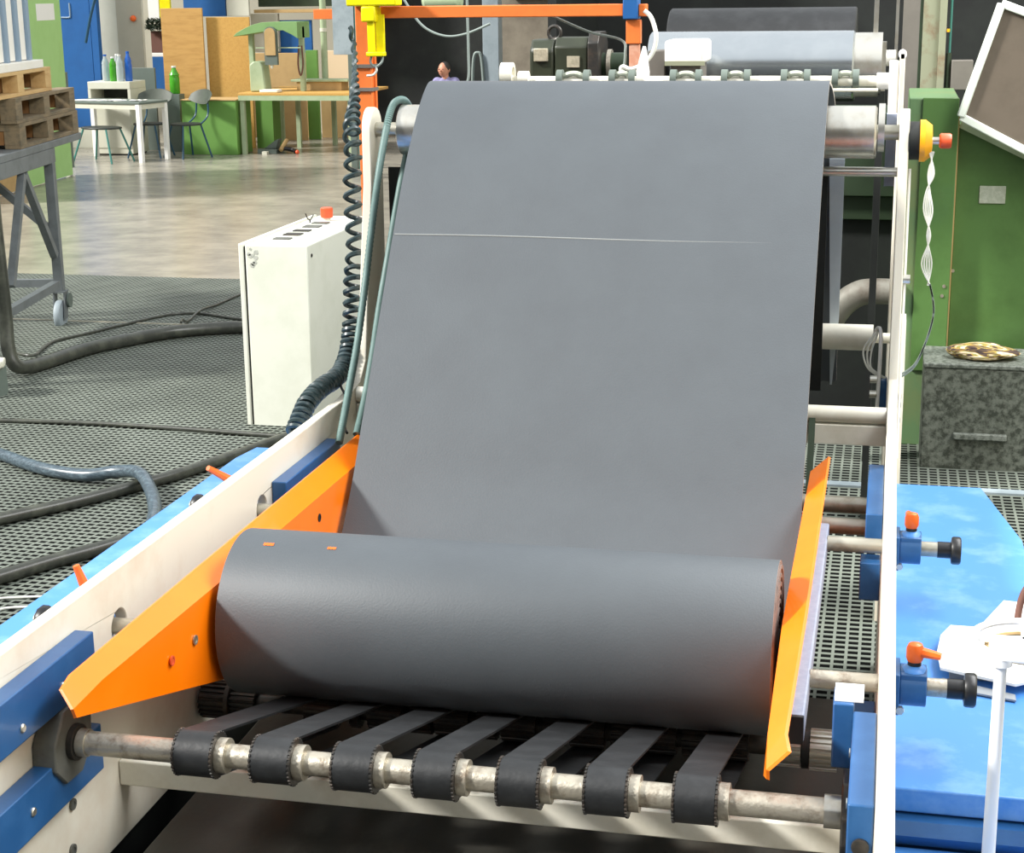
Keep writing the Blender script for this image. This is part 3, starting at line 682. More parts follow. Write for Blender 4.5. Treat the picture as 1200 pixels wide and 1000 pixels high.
for x, y in ((0, .05), (-1.04, .05), (0, -1.85), (-1.04, -1.85)):
    c = tl(MB().box(x-.045, x+.045, y-.045, y+.045, .248, .26), 'caster', 'tgrey')
    for s_ in (-.035, .035):
        tl(MB().prism([(y-.03, .249), (y+.05, .249), (y+.01, .075), (y-.06, .075)], x+s_-.004, x+s_+.004, 'x'), 'caster_fork', 'tgrey', c)
    tl(MB().lathe((x-.024, y-.025, .10), (1, 0, 0), [(.06, 0), (.095, .004), (.10, .012), (.10, .036), (.095, .044), (.06, .048)], 28), 'wheel', 'gbeam', c)
    tl(MB().cyl((x+.045, y+.03, .19), (x+.058, y+.03, .19), .05, n=20), 'brake_disc', 'greyp', c)
# pallets: deck boards, blocks and bottom boards, each board its own piece
def pallet(label, z, y1, y0, x1, mm, blk, h=.148, over=0):
    r = thing('pallet', label, 'pallet', (TO[0], TO[1], z), TA)
    q = lambda mb, nm, m_: mb.build(nm, m_, r, local=True, bevel=.002)
    xs = (x1-1.0, x1)
    q(MB().box(x1-.10, x1, y0, y1, 0, .022), 'bottom_board', mm); q(MB().box(xs[0], xs[0]+.1, y0, y1, 0, .022), 'bottom_board', mm)
    q(MB().box(x1-.55, x1-.45, y0, y1, 0, .022), 'bottom_board', mm)
    nb = 3
    for x in (x1-.10, x1-.55, xs[0]):
        for k in range(nb):
            yy = y0 + (y1-y0-.12)*k/(nb-1); q(MB().box(x, x+.1, yy, yy+.12, .022, h-.044), 'block', blk if x < x1-.2 else mm)
            if x > x1-.2: q(MB().box(x1-.44, x1-.101, yy+.005, yy+.115, .023, h-.045), 'inner_block', blk)
    for k in range(nb):
        yy = y0 + (y1-y0-.12)*k/(nb-1); q(MB().box(xs[0], x1, yy, yy+.12, h-.044, h-.022), 'stringer_board', mm)
    if mm == 'palold': q(MB().box(x1-.475, x1-.445, y0, y1, .023, h-.045), 'inner_board', blk)
    for k in range(6):
        x = x1 - .12 - k*.175; q(MB().box(x, x+.12, y0, y1, h-.022, h), 'deck_board', mm)
    return r
pallet('weathered dark pallet at the bottom of the stack on the trolley', ZT+.046, .70, -.55, .02, 'palold', 'palin', .152)
pallet('weathered dark pallet in the middle of the stack on the trolley', ZT+.199, .68, -.57, .015, 'palold', 'palin', .152)
pallet('light new pallet on top of the stack under the white crate', ZT+.352, .30, -.95, -.02, 'pal', 'palin', .152)
cr = thing('crate', 'white panelled crate with grey blue posts on the topmost pallet', 'crate', (TO[0], TO[1], ZT+.505), TA)
MB().box(-1.0, -.02, -.95, .16, 0, .05).build('base', 'panelw', cr, local=True, bevel=.003)
MB().box(-.97, -.10, -.93, .10, .05, .75).build('body', 'slate', cr, local=True)
for k in range(4):
    y = -.80 + k*.22; MB().box(-.103, -.080, y, y+.155, .055, .75).build('side_panel', 'panelw', cr, local=True, bevel=.003)
for k in range(5):
    y = -.855 + k*.22; MB().box(-.10, -.06, y, y+.05, .05, .75).build('post', 'slate', cr, local=True, bevel=.003)

# ================================================================== GANTRY
GA = thing('gantry', 'orange steel gantry with blue end cap spanning behind the roller', 'gantry', (-1.81, 5.7, 0))
MB().box(-1.835, -1.782, 5.675, 5.725, 0, 2.2).build('post', 'gantry', GA, bevel=.003)
MB().box(-1.785, -1.776, 5.70, 5.72, .3, 2.04).build('post_seam', 'gantry', GA)
MB().box(-1.781, -.895, 5.675, 5.725, 2.046, 2.086).build('beam', 'gantry', GA, bevel=.003)
MB().box(-.896, -.846, 5.668, 5.735, 2.036, 2.106).build('blue_cap', 'bwall', GA, bevel=.003)
MB().box(-.845, -.818, 5.68, 5.72, 2.045, 2.085).build('beam_end', 'gantry', GA, bevel=.003)
MB().box(-.888, -.838, 5.685, 5.715, 1.955, 2.035).build('hanger', 'gantry', GA, bevel=.003)
MB().box(-.877, -.842, 5.69, 5.71, 1.35, 1.954).build('hanger_lower', 'pink', GA, bevel=.002)
for z in (1.885, 1.805):
    MB().box(-1.842, -1.775, 5.668, 5.732, z-.006, z+.006).build('cable_band', 'colgrey', GA)
yb = MB(); yb.box(-1.842, -1.662, 5.60, 5.672, 2.088, 2.16); yb.box(-1.79, -1.738, 5.60, 5.672, 2.035, 2.088)
yb = yb.build('yellow_bracket', 'yellow', GA, bevel=.006)
MB().box(-1.772, -1.748, 5.61, 5.63, 1.93, 2.035).build('bracket_rod', 'yellow', yb, bevel=.002)
MB().box(-1.745, -1.716, 5.625, 5.635, 1.928, 2.06).build('bracket_plate', 'yellow', yb)
MB().box(-1.778, -1.714, 5.605, 5.64, 1.92, 1.935).build('bracket_foot', 'yellow', yb, bevel=.003)
MB().path([(-1.76, 5.62, 1.925), (-1.765, 5.615, 1.90), (-1.745, 5.61, 1.885), (-1.725, 5.615, 1.90), (-1.722, 5.62, 1.92)], .004, 6, 6).build('hook', 'wiregrn', yb)
hose('hook_wire', 'short white wire curling below the yellow gantry bracket', [(-1.745, 5.61, 1.885), (-1.743, 5.61, 1.872), (-1.755, 5.61, 1.858), (-1.778, 5.61, 1.855)], .004, 'wire', 'wire')
hose('white_cable', 'white cable looping from gantry beam end to the hanger foot', [(-.821, 5.65, 2.064), (-.80, 5.65, 2.045), (-.786, 5.65, 2.01), (-.78, 5.65, 1.975), (-.79, 5.65, 1.93), (-.82, 5.65, 1.893), (-.863, 5.65, 1.874), (-.892, 5.65, 1.882), (-.897, 5.65, 1.868), (-.868, 5.65, 1.847), (-.86, 5.66, 1.80)], .0075, 'wire', 'cable')
o = MB().lathe((-.82, 5.60, 1.80), (.05, 0, 1), [(.016, 0), (.024, .03), (.022, .07), (.012, .12), (.005, .15)], 14).build('cable_bag', 'white_p', loc=(-.82, 5.6, 1.8)); tag(o, 'white wrapped bundle hanging beside the gantry hanger foot', 'bundle')
hose('slack_wire', 'pale slack wire sagging against the black curtain', [(-2.1, 6.5, 3.4), (-2.05, 6.5, 2.6), (-1.95, 6.5, 2.2), (-1.892, 6.5, 2.097), (-1.825, 6.5, 2.005), (-1.739, 6.5, 1.965), (-1.652, 6.5, 1.971), (-1.55, 6.5, 2.01)], .005, 'wiregrn', 'wire')
hose('drop_wire', 'thin pale wire hanging straight beside the blue grey beam', [(-1.629, 6.45, 3.4), (-1.629, 6.45, 2.6), (-1.629, 6.45, 2.25), (-1.629, 6.45, 2.1), (-1.627, 6.45, 1.905), (-1.63, 6.45, 1.80), (-1.66, 6.45, 1.75)], .005, 'wiregrn', 'wire')
hose('drop_wire', 'two bent wire ends hanging low along the blue grey beam edge', [(-3.0, 11.99, 0.02), (-3.0, 11.99, 1.2), (-2.99, 11.99, 1.63), (-2.955, 11.99, 1.705), (-2.925, 11.99, 1.63), (-2.91, 11.99, 1.2), (-2.91, 11.99, .02)], .011, 'wiregrn', 'wire')
hose('drop_wire', 'pale wire slanting over the dark motor to the hanger', [(-1.18, 5.728, 2.06), (-1.141, 5.735, 2.044), (-1.023, 5.735, 1.995), (-.911, 5.735, 1.966), (-.895, 5.72, 1.92), (-.905, 5.71, 1.82)], .0045, 'wiregrn', 'wire')

# ================================================================== CLAMP ROD BEHIND THE SHEET
CR = thing('clamp_rod', 'cream clamp rod with pairs of grey collars just behind the sheet top', 'rod', (-.6, 5.5, 0))
MB().cyl((-1.255, 5.5, 1.842), (-.055, 5.5, 1.842), .0165, n=18).build('rod', 'cream', CR)
MB().cyl((-.30, 5.47, 1.815), (-.05, 5.47, 1.815), .006, n=10).build('thin_rod', 'cream', CR)
MB().cyl((-.055, 5.5, 1.842), (-.017, 5.5, 1.842), .026, n=20).build('socket', 'white_p', CR)
MB().box(-.018, .012, 5.46, 5.53, 1.74, 1.905).build('end_block', 'white_p', CR, bevel=.004)
MB().box(.013, .030, 5.45, 5.56, 0, 1.93).build('end_plate', 'white', CR, bevel=.003)
MB().cyl((.021, 5.45, 1.925), (.021, 5.56, 1.925), .013, n=12).build('plate_bead', 'white_p', CR)
MB().ring((-1.275, 5.5, 1.865), (-1.235, 5.5, 1.865), .038, .024, 24).build('end_ring', 'cream', CR)
MB().box(-1.285, -1.235, 5.48, 5.52, 0, 1.83).build('stand', 'cream', CR)
MB().cyl((-1.215, 5.49, 1.853), (-1.18, 5.49, 1.853), .022, n=16).build('socket', 'cream', CR)
for xa, xb in ((-1.075, -.985), (-.90, -.835), (-.700, -.618), (-.535, -.462), (-.345, -.272), (-.185, -.12)):
    for x in (xa, xb):
        MB().ring((x-.010, 5.49, 1.850), (x+.010, 5.49, 1.850), .030, .016, 18).build('collar', 'greyp', CR)
    MB().path([(xa+.012, 5.488, 1.858), ((xa+xb)/2-.012, 5.486, 1.866), ((xa+xb)/2+.012, 5.486, 1.866), (xb-.012, 5.488, 1.857)], .009, 8, 4).build('clip', 'sticker', CR)

# ================================================================== MOTOR AND DRUMS
MO = thing('motor', 'dark olive electric motor with lifting eye and nameplates', 'motor', (-1.27, 6.6, 0))
def oct_(cy, cz, ry, rz, ch=.35): return [(cy-ry, cz-rz*(1-ch)), (cy-ry, cz+rz*(1-ch)), (cy-ry*(1-ch), cz+rz), (cy+ry*(1-ch), cz+rz), (cy+ry, cz+rz*(1-ch)), (cy+ry, cz-rz*(1-ch)), (cy+ry*(1-ch), cz-rz), (cy-ry*(1-ch), cz-rz)]
MB().prism(oct_(6.6, 1.855, .10, .10), -1.295, -1.165, 'x').build('housing', 'motor', MO, bevel=.006)
MB().prism(oct_(6.6, 1.85, .098, .098, .4), -1.395, -1.297, 'x').build('fan_cover', 'motor', MO, bevel=.012)
MB().prism(oct_(6.6, 1.86, .112, .115), -1.163, -1.12, 'x').build('flange', 'dsteel', MO, bevel=.004)
MB().box(-1.375, -1.32, 6.485, 6.503, 1.865, 1.915).build('terminal_plate', 'plate', MO, bevel=.003)
MB().box(-1.245, -1.195, 6.493, 6.501, 1.842, 1.885).build('nameplate', 'plate', MO, bevel=.001)
MB().torus((-1.308, 6.57, 1.972), (.2, 1, 0), .026, .007, 24, 8).build('lifting_eye', 'dsteel', MO)
MB().cyl((-1.308, 6.6, 1.93), (-1.308, 6.58, 1.952), .009, n=10).build('eye_stem', 'dsteel', MO)
MB().cyl((-1.12, 6.6, 1.85), (-1.03, 6.6, 1.85), .045, n=18).build('shaft_coupling', 'dgrn', MO)
MB().cyl((-1.10, 6.6, 1.85), (-1.085, 6.6, 1.85), .058, n=18).build('coupling_ring', 'rust', MO)
MB().box(-1.38, -1.12, 6.52, 6.72, 0, 1.752).build('pedestal', 'void', MO)

def drum(name, label, y, z, r, xa, xb, mm, parent_end=True):
    D = thing(name, label, 'roller', ((xa+xb)/2, y, 0))
    MB().lathe((xa, y, z), (1, 0, 0), [(r-.006, 0), (r, .006), (r, xb-xa-.006), (r-.006, xb-xa)], 48).build('drum', mm, D)
    return D
D1 = drum('steel_drum', 'smooth grey steel drum with bright top behind the clamp rod', 6.6, 1.845, .128, -.93, -.152, 'drumgrey' if 'drumgrey' in K else 'lilac')
MB().cyl((-.152, 6.6, 1.845), (-.05, 6.6, 1.845), .120, n=40).build('drum_end', 'steel', D1)
MB().box(-.052, -.035, 6.54, 6.66, 1.75, 1.93).build('end_flange', 'steel', D1); MB().box(-.06, -.035, 6.54, 6.66, 0, 1.749).build('stand', 'void', D1)
MB().box(-.088, -.07, 6.7, 6.73, 1.75, 2.6).build('upright_bar', 'steel', D1); MB().box(-.006, .006, 6.6, 6.63, 1.85, 2.6).build('upright_bar', 'steel', D1)
MB().cyl((-.035, 6.6, 1.87), (.0, 6.6, 1.87), .03, n=14).build('bearing_cap', 'white_p', D1)
MB().box(-.95, -.932, 6.54, 6.66, 0, 1.9).build('stand', 'colgrey', D1)
D2 = drum('rubber_drum', 'large dark roll of rubber at the back under the black housing', 7.5, 1.85, .20, -.97, -.168, 'belt')
MB().cyl((-1.05, 7.5, 1.85), (-.04, 7.5, 1.85), .04, n=16).build('axle', 'dsteel', D2)
for x in (-1.05, -.07): MB().box(x, x+.03, 7.45, 7.55, 0, 1.84).build('stand', 'void', D2)
BH = thing('bearing_housing', 'white bearing housing with chipped green edge before the drum', 'machine part', (-.75, 6.2, 0))
MB().box(-.822, -.675, 6.17, 6.40, 1.868, 1.952).build('cover', 'white_p', BH, bevel=.012)
MB().box(-.80, -.69, 6.18, 6.38, 1.6, 1.867).build('block', 'colgrey', BH, bevel=.004)
MB().box(-.82, -.675, 6.165, 6.18, 1.862, 1.878).build('chipped_edge', 'column', BH)
MB().box(-.885, -.823, 6.2, 6.34, 1.6, 1.915).build('side_block', 'colgrey', BH, bevel=.004)
MB().box(-.88, -.69, 6.25, 6.35, 0, 1.599).build('stand', 'void', BH)
# ================================================================== RIGHT-HAND MACHINERY
o = thing('machine_housing', 'tall black machine housing filling the right background', 'housing', (0, 11, 0))
MB().box(-1.95, 3.0, 11, 11.4, 0, 3.2).build('front_panel', 'void', o)
MB().box(-1.95, -1.9, 9.6, 10.99, 0, 3.2).build('side_panel', 'void', o)
MB().box(1.2, 3.0, 10.9, 10.995, 0, 2.6).build('green_door', 'dgrn', o)
o = MB().box(.028, .112, 9.0, 9.1, 0, 3).build('steel_column', 'colgrey', loc=(.07, 9, 0)); tag(o, 'plain grey steel column right of the drum end', 'column')
c = thing('rusty_column', 'greenish rusty steel column standing behind the green machine', 'column', (.19, 9, 0))
MB().box(.128, .208, 8.99, 9.0, 0, 3).build('flange', 'column', c); MB().box(.209, .245, 8.96, 9.14, 0, 3).build('web', 'column', c)
MB().box(.112, .127, 9.0, 9.14, 0, 3).build('back_flange', 'dgrn', c)
p = thing('junction_box', 'grey junction box on a dark pipe beside the rusty column', 'box', (.3, 8.95, 0))
MB().cyl((.264, 8.98, 0), (.264, 8.98, 1.80), .014, n=12).build('pipe', 'dgrn', p); MB().box(.248, .262, 8.95, 9.0, 1.905, 1.92).build('clip', 'ylw2', p)
MB().cyl((.268, 9.02, 1.8), (.268, 9.02, 2.6), .006, n=8).build('thin_pipe', 'teal', p)
MB().box(.279, .385, 8.92, 9.02, 1.618, 1.765).build('box', 'colgrey', p, bevel=.003)
# green machine with guard
G = thing('green_machine', 'large green machine cabinet with tall side post on the right', 'machine', (.6, 8.2, 0))
body = [(.292, .0), (.292, 1.53), (.75, 1.29), (1.5, .95), (1.5, 0)]
MB().prism(body, 7.86, 8.9, 'y').build('body', 'grn', G, bevel=.006)
MB().box(.07, .286, 7.80, 8.6, 0, 1.645).build('side_post', 'grnp', G, bevel=.005)
MB().box(.128, .286, 7.785, 7.80, .40, 1.648).build('post_door', 'grn', G, bevel=.003)
MB().bar((.30, 7.845, 1.528), (1.5, 7.845, .95), .05, .03).build('edge_trim', 'sage', G)
MB().box(.2865, .292, 7.80, 7.87, .3, 1.6).build('seam_strip', 'tan', G)
for x, z in ((.262, .80), (.255, .755), (.30, .86)):
    MB().lathe((x, 7.784 if x < .29 else 7.86, z), (0, -1, 0), [(.008, 0), (.008, .003)], 10).build('rivet', 'rust', G)
MB().box(.397, .513, 7.853, 7.861, 1.172, 1.252).build('sticker', 'sticker', G, bevel=.003)
GF = thing('guard_panel', 'tilted smoked guard panel in a white frame on the green machine', 'guard', (.55, 7.7, 1.5))
A_, B_, C_, D_ = (.436, 2.055), (.292, 1.572), (.80, 1.31), (.95, 1.86)
MB().prism([A_, B_, C_, D_], 7.70, 7.712, 'y').build('panel', 'guardbr', GF)
def fr(a, b, w): MB().bar((a[0], 7.70, a[1]), (b[0], 7.70, b[1]), w, .035).build('frame_bar', 'guardfr', GF, bevel=.005)
fr(A_, B_, .042); fr(B_, C_, .03); fr(A_, D_, .034); fr(C_, D_, .04)
# cord bundle
SB = thing('string_bundle', 'bundle of white strings hanging below the amber stop switch', 'string', (.12, 4.95, 1.6))
for k in range(5):
    q = (k-2)*.004
    MB().path([(.112+q*.8, 4.95, 1.672), (.114-q, 4.95+q, 1.61), (.108+q*.6, 4.95, 1.56), (.111+q*1.5, 4.95-q, 1.50), (.116-q*.6, 4.95, 1.43), (.114+q*1.8, 4.95+q, 1.35), (.124-q*.5, 4.95, 1.285)], .0022, 5, 6).build('strand', 'wire', SB)
for q in (0, .008):
    MB().path([(.126, 4.95, 1.29), (.138, 4.95, 1.24), (.140, 4.95, 1.19), (.125-q*.5, 4.95, 1.12-q), (.095, 4.95, 1.05-q), (.055, 4.95, 1.015-q)], .003, 5, 6).build('tail', 'wiregrn', SB)
for k in range(3):
    hose('white_lead', ('outer', 'middle', 'inner')[k] + ' of three thin white leads looping beside the white idler roller', [(-.012, 4.97, 1.15), (-.03+k*.006, 4.95, 1.13), (-.055+k*.012, 4.94, 1.09), (-.045+k*.006, 4.93, 1.045), (-.02, 4.93, 1.02+k*.004), (.012, 4.93, 1.008)], .0028, 'wire', 'wire')
# dark machine parts seen between sheet and right plate
dg = thing('dark_green_base', 'dark green machine base seen between sheet and right plate', 'machine', (-.3, 8.3, 0))
MB().box(-1.4, .05, 8.25, 8.8, 1.15, 1.55).build('upper_panel', 'dgrn', dg, bevel=.004)
MB().box(-1.4, .05, 8.3, 8.8, 1.03, 1.145).build('middle_panel', 'dgrn', dg, bevel=.004)
MB().box(-1.4, .05, 8.35, 8.8, 0, 1.025).build('lower_panel', 'void', dg, bevel=.004)
hose('duct_elbow', 'dusty silver curved duct behind the right side plate', [(-.35, 7.8, .50), (-.26, 7.8, .60), (-.19, 7.8, .70), (-.12, 7.8, .752), (-.05, 7.8, .765), (.06, 7.8, .765)], .06, 'dustduct', 'duct', n=18)
# grimy block with cloth
# the block stands on the mat
BK = thing('storage_block', 'grimy speckled grey block with a bar handle under the cloth', 'box', (.42, 7.5, 0))
MB().box(.185, .80, 7.4, 7.775, .012, .50).build('body', 'speck', BK, bevel=.006)
MB().box(.18, .805, 7.395, 7.778, .50, .522).build('lid', 'specktop', BK, bevel=.006)
MB().box(.32, .55, 7.372, 7.40, .185, .212).build('handle', 'specktop', BK, bevel=.004)
MB().box(.21, .27, 7.3, 7.398, 0, .03).build('skid', 'sticker', BK); MB().box(.6, .66, 7.42, 7.7, 0, .012).build('skid', 'dsteel', BK)
# rumpled cloth: a lumpy folded bundle
cl = MB(); N, Mx = 48, 24; vs = []; fs = []
for i in range(N+1):
    s_ = i/N; x = .275 + .325*s_; env = (math.sin(PI*min(max(s_, .0), 1))**.55)
    for k in range(Mx):
        a = 2*PI*k/Mx; wob = 1 + .10*math.sin(3*a + s_*6) + .06*math.sin(5*a - s_*9) + .04*math.sin(s_*23)
        ry, rz = .085*env*wob, .040*env*(1.15-.45*s_)*wob
        vs.append((x, 7.53 + ry*math.cos(a), max(.5235, .558 - .008*s_ + rz*math.sin(a))))
for i in range(N):
    for k in range(Mx): fs.append((i*Mx+k, i*Mx+(k+1) % Mx, (i+1)*Mx+(k+1) % Mx, (i+1)*Mx+k))
fs.append(tuple(range(Mx))); fs.append(tuple(range(N*Mx, N*Mx+Mx)))
tag(cl.add(vs, fs).build('rag', 'cloth', loc=(.43, 7.53, .523)), 'rumpled multicoloured rag lying on the grimy block', 'cloth')
# white board and ring stand on the right blue cover
wb = thing('foam_board', 'bent white board lying on the right blue cover', 'board', (.25, 3.5, .70))
N = 8; vs = []; fs = []
P0 = [(.150, 3.41), (.145, 3.50), (.155, 3.60), (.178, 3.665), (.240, 3.665), (.305, 3.85), (.36, 3.84), (.365, 3.40), (.30, 3.35)]
MB().prism(P0, .722, .728, 'z').build('sheet', 'white_p', wb)
MB().prism([(.142, 3.36), (.155, 3.405), (.30, 3.345), (.30, 3.315)], .703, .707, 'z').build('underside_flap', 'foamgrey', wb)
MB().box(.17, .35, 3.42, 3.60, .701, .721).build('core', 'foamgrey', wb)
st = thing('ring_stand', 'white ring on a thin white pole standing at right foreground', 'stand', (.238, 2.8, .598))
MB().lathe((.224, 2.80, .5985), (0, 0, 1), [(.028, 0), (.028, .008), (.012, .012), (.0105, .385), (.0105, .39), (.019, .394), (.019, .408), (.008, .41)], 20).build('pole', 'white_p', st)
MB().torus((00.272, 2.86, 1.016), (0, 0, 1), .094, .0065, 40, 8).build('ring', 'white_p', st)
MB().bar((.18, 2.86, 1.016), (.364, 2.86, 1.016), .012, .01).build('spoke', 'white_p', st); MB().bar((.268, 2.768, 1.016), (.272, 2.952, 1.016), .016, .01).build('spoke', 'white_p', st)
MB().torus((.272, 2.86, 1.002), (0, 0, 1), .07, .004, 32, 6).build('inner_ring', 'tan', st)
hose('curved_rod', 'dark curved rod rising from white board at right frame edge', [(.325, 3.70, .735), (.33, 3.69, .79), (.345, 3.68, .83), (.38, 3.67, .85)], .008, 'brown', 'rod')

# ================================================================== FAR WORKSHOP
def panel(name, label, cat, x0, x1, y0, y1, z0, z1, mm, bevel=.004):
    o = MB().box(x0, x1, y0, y1, z0, z1).build(name, mm, loc=((x0+x1)/2, (y0+y1)/2, z0), bevel=bevel); return tag(o, label, cat)
# pale green partition at the left
pg = thing('partition', 'pale green partition wall behind the pallets with a grey end post', 'partition', (-9.8, 18, 0))
ang = math.atan2(18.93-17.48, -9.81+9.65)
u_ = Vector((math.cos(ang), math.sin(ang), 0)); p0 = Vector((-9.62, 17.2, 0))
def wallseg(a, b, z0, z1, t=.06):
    n_ = Vector((-u_.y, u_.x, 0)); q = MB(); A_ = p0 + u_*a; B_ = p0 + u_*b
    vs = [v + n_*w + Vector((0, 0, z)) for v in (A_, B_) for w in (0, t) for z in (z0, z1)]
    return q.add(vs, [(0, 1, 3, 2), (4, 6, 7, 5), (0, 4, 5, 1), (2, 3, 7, 6), (0, 2, 6, 4), (1, 5, 7, 3)])
wallseg(.32, 1.70, .02, 2.6).build('panel', 'lgrn', pg); wallseg(-1.2, .30, .02, .95).build('lower_panel', 'tan', pg); wallseg(-1.2, .30, .97, 2.6).build('upper_panel', 'lgrn', pg)
wallseg(1.705, 1.775, .10, 1.25, .09).build('end_post', 'greyp', pg); wallseg(1.705, 1.775, 0, .099, .09).build('post_foot', 'white_p', pg)
n_ = Vector((-u_.y, u_.x, 0))
o = wallseg(.95, 1.5, 1.87, 2.06, -.004).build('notice_sheet', 'white_p', loc=p0+u_*1.2+Vector((0, 0, 1.87))); tag(o, 'white paper notice on the pale green partition', 'notice')
bd = thing('blue_door', 'tall blue sliding door left of the beige column', 'door', (-11.4, 22.5, 0))
MB().box(-12.0, -11.23, 22.5, 22.58, .30, 3.2).build('leaf', 'bwall', bd, bevel=.004); MB().box(-12.0, -11.18, 22.48, 22.6, 0, .29).build('plinth', 'offw', bd, bevel=.004)
MB().box(-11.225, -11.12, 22.5, 22.6, .30, 3.2).build('edge_strip', 'bwall', bd, bevel=.004)
MB().path([(-11.67, 22.497, 1.85), (-11.55, 22.497, 1.85), (-11.53, 22.497, 1.88), (-11.53, 22.497, 2.05)], .012, 6, 4).build('outline_handle', 'slate', bd)
bc = thing('beige_door', 'beige door with an orange knob in the far corner', 'door', (-10.9, 23, 0))
MB().box(-11.35, -10.66, 23, 23.06, 0, 3.0).build('leaf', 'offw', bc, bevel=.004); MB().box(-11.05, -10.662, 22.985, 23, 0, 3.0).build('inner_panel', 'wallc', bc)
MB().ball((-10.78, 22.96, 1.82), .045, 14, 8).build('knob', 'lever', bc)
hose('door_brace', 'dark blue diagonal brace leaning before the blue door', [(-11.22, 22.3, 1.50), (-11.12, 22.3, 1.85), (-11.03, 22.3, 2.10)], .02, 'navy', 'brace')
panel('wall_board', 'narrow brown board beside the plywood sheet', 'board', -11.0, -10.40, 24.0, 24.04, 1.30, 1.62, 'brown')
panel('wall_board', 'narrow blue board below the brown one beside plywood', 'board', -11.0, -10.40, 24.0, 24.04, .6, 1.24, 'bwall')
panel('wall_board', 'narrow white strip between the brown and blue boards', 'board', -11.0, -10.40, 24.0, 24.04, 1.245, 1.295, 'white_p')
o = thing('wreath', 'small dark green bushy garland above the brown board', 'garland', (-10.9, 23.9, 1.6))
gb = MB()
for k in range(420):
    p_ = Vector((-11.02+.34*random.random(), 23.98+random.uniform(-.08, .018), 1.63+random.uniform(0, .16))); d = Vector((random.uniform(-1, 1), random.uniform(-1, 0), random.uniform(-.4, 1))).normalized()*.065
    x_, y_, z_ = frame_of(d); gb.add([p_-x_*.016, p_+d, p_+x_*.016, p_+d*.4+y_*.01], [(0, 1, 3), (1, 2, 3), (0, 2, 1)])
tag(gb.build('needles', 'dgrn', o), None, None, kind='stuff')
panel('wall_board', 'white vertical panel with the yellow strip at its right', 'board', -11.04, -10.86, 24.05, 24.1, 1.78, 3.0, 'white_p')
panel('wall_board', 'bright yellow vertical strip above the plywood sheet', 'board', -10.85, -10.68, 24.05, 24.1, 1.75, 3.0, 'yellow')
panel('wall_board', 'deep blue high panel above the tan board', 'board', -10.66, -9.98, 24.5, 24.56, 1.82, 3.0, 'bwall')
panel('wall_board', 'pale grey high panel right of the deep blue panel', 'board', -9.96, -9.60, 24.5, 24.56, 1.82, 3.0, 'offw')
panel('plywood_sheet', 'tall plywood sheet standing beside the tan board', 'board', -10.19, -9.56, 22.6, 22.63, 0, 1.96, 'ply')
panel('tan_sheet', 'tall tan fibre board standing right of the plywood sheet', 'board', -9.55, -8.90, 22.7, 22.73, 0, 1.83, 'osb')
panel('grey_cupboard_door', 'grey green cupboard door leaning behind the table', 'board', -10.62, -10.20, 22.3, 22.34, 0, 1.15, 'greyp')
# green chests
gc = thing('green_chest', 'mid green chest in front of the plywood boards', 'chest', (-9.13, 21.95, 0))
MB().box(-9.56, -8.765, 21.7, 22.25, 0, .735).build('body', 'mgrn', gc, bevel=.005); MB().box(-9.57, -8.76, 21.69, 22.26, .736, .75).build('lid', 'tan', gc)
panel('green_chest', 'dark green box behind the left workbench leg', 'chest', -8.89, -8.63, 22.75, 23.05, 0, .68, 'mgrn')
# cabinet with box and bottles behind the table
wc = thing('side_cabinet', 'low off white cabinet behind the table against the blue door', 'cabinet', (-10.5, 21.7, 0))
MB().box(-10.83, -10.22, 21.5, 22.0, .02, .76).build('body', 'offw', wc, bevel=.005)
MB().box(-10.82, -10.23, 21.49, 21.5, .10, .74).build('door', 'offw', wc, bevel=.003)
MB().box(-10.80, -10.25, 21.52, 21.98, 0, .02).build('plinth', 'black', wc)
wx = thing('paper_tray', 'white open box on the low cabinet carrying plastic bottles', 'box', (-10.5, 21.7, .76))
MB().box(-10.84, -10.21, 21.5, 22.0, .90, 1.0).build('top', 'offw', wx, bevel=.006)
MB().box(-10.84, -10.80, 21.5, 22.0, .761, .90).build('side', 'offw', wx); MB().box(-10.25, -10.21, 21.5, 22.0, .761, .90).build('side', 'offw', wx)
MB().box(-10.80, -10.25, 21.90, 22.0, .761, .90).build('back', 'seat', wx)
def bottle(label, x, y, z, h, r, mm, cap):
    b = thing('bottle', label, 'bottle', (x, y, z))
    MB().lathe((x, y, z), (0, 0, 1), [(r*.9, 0), (r, .01), (r, h*.55), (r*.9, h*.62), (r, h*.68), (r*.45, h*.88), (r*.4, h*.94)], 16).build('body', mm, b)
    MB().cyl((x, y, z+h*.94), (x, y, z+h), r*.48, n=12).build('cap', cap, b)
bottle('green plastic bottle among the clear ones on the white box', -10.50, 21.62, 1.001, .33, .05, 'bgreen', 'white_p')
bottle('clear plastic bottle left of the green bottle', -10.63, 21.66, 1.001, .36, .05, 'clear', 'bblue')
bottle('clear plastic bottle just right of the green bottle', -10.39, 21.60, 1.001, .36, .05, 'clear', 'wire')
bottle('blue plastic bottle at the right of the bottle group', -10.29, 21.66, 1.001, .40, .05, 'bblue', 'bblue')
bottle('clear plastic bottle behind the green bottle', -10.52, 21.80, 1.001, .36, .05, 'clear', 'white_p')
bottle('bright green canister on a slim grey pedestal before the plywood', -9.86, 22.2, .80, .38, .07, 'bgreen', 'wire')
panel('slim_pedestal', 'slim grey pedestal under the bright green canister', 'pedestal', -9.95, -9.76, 22.1, 22.29, 0, .795, 'greyp')
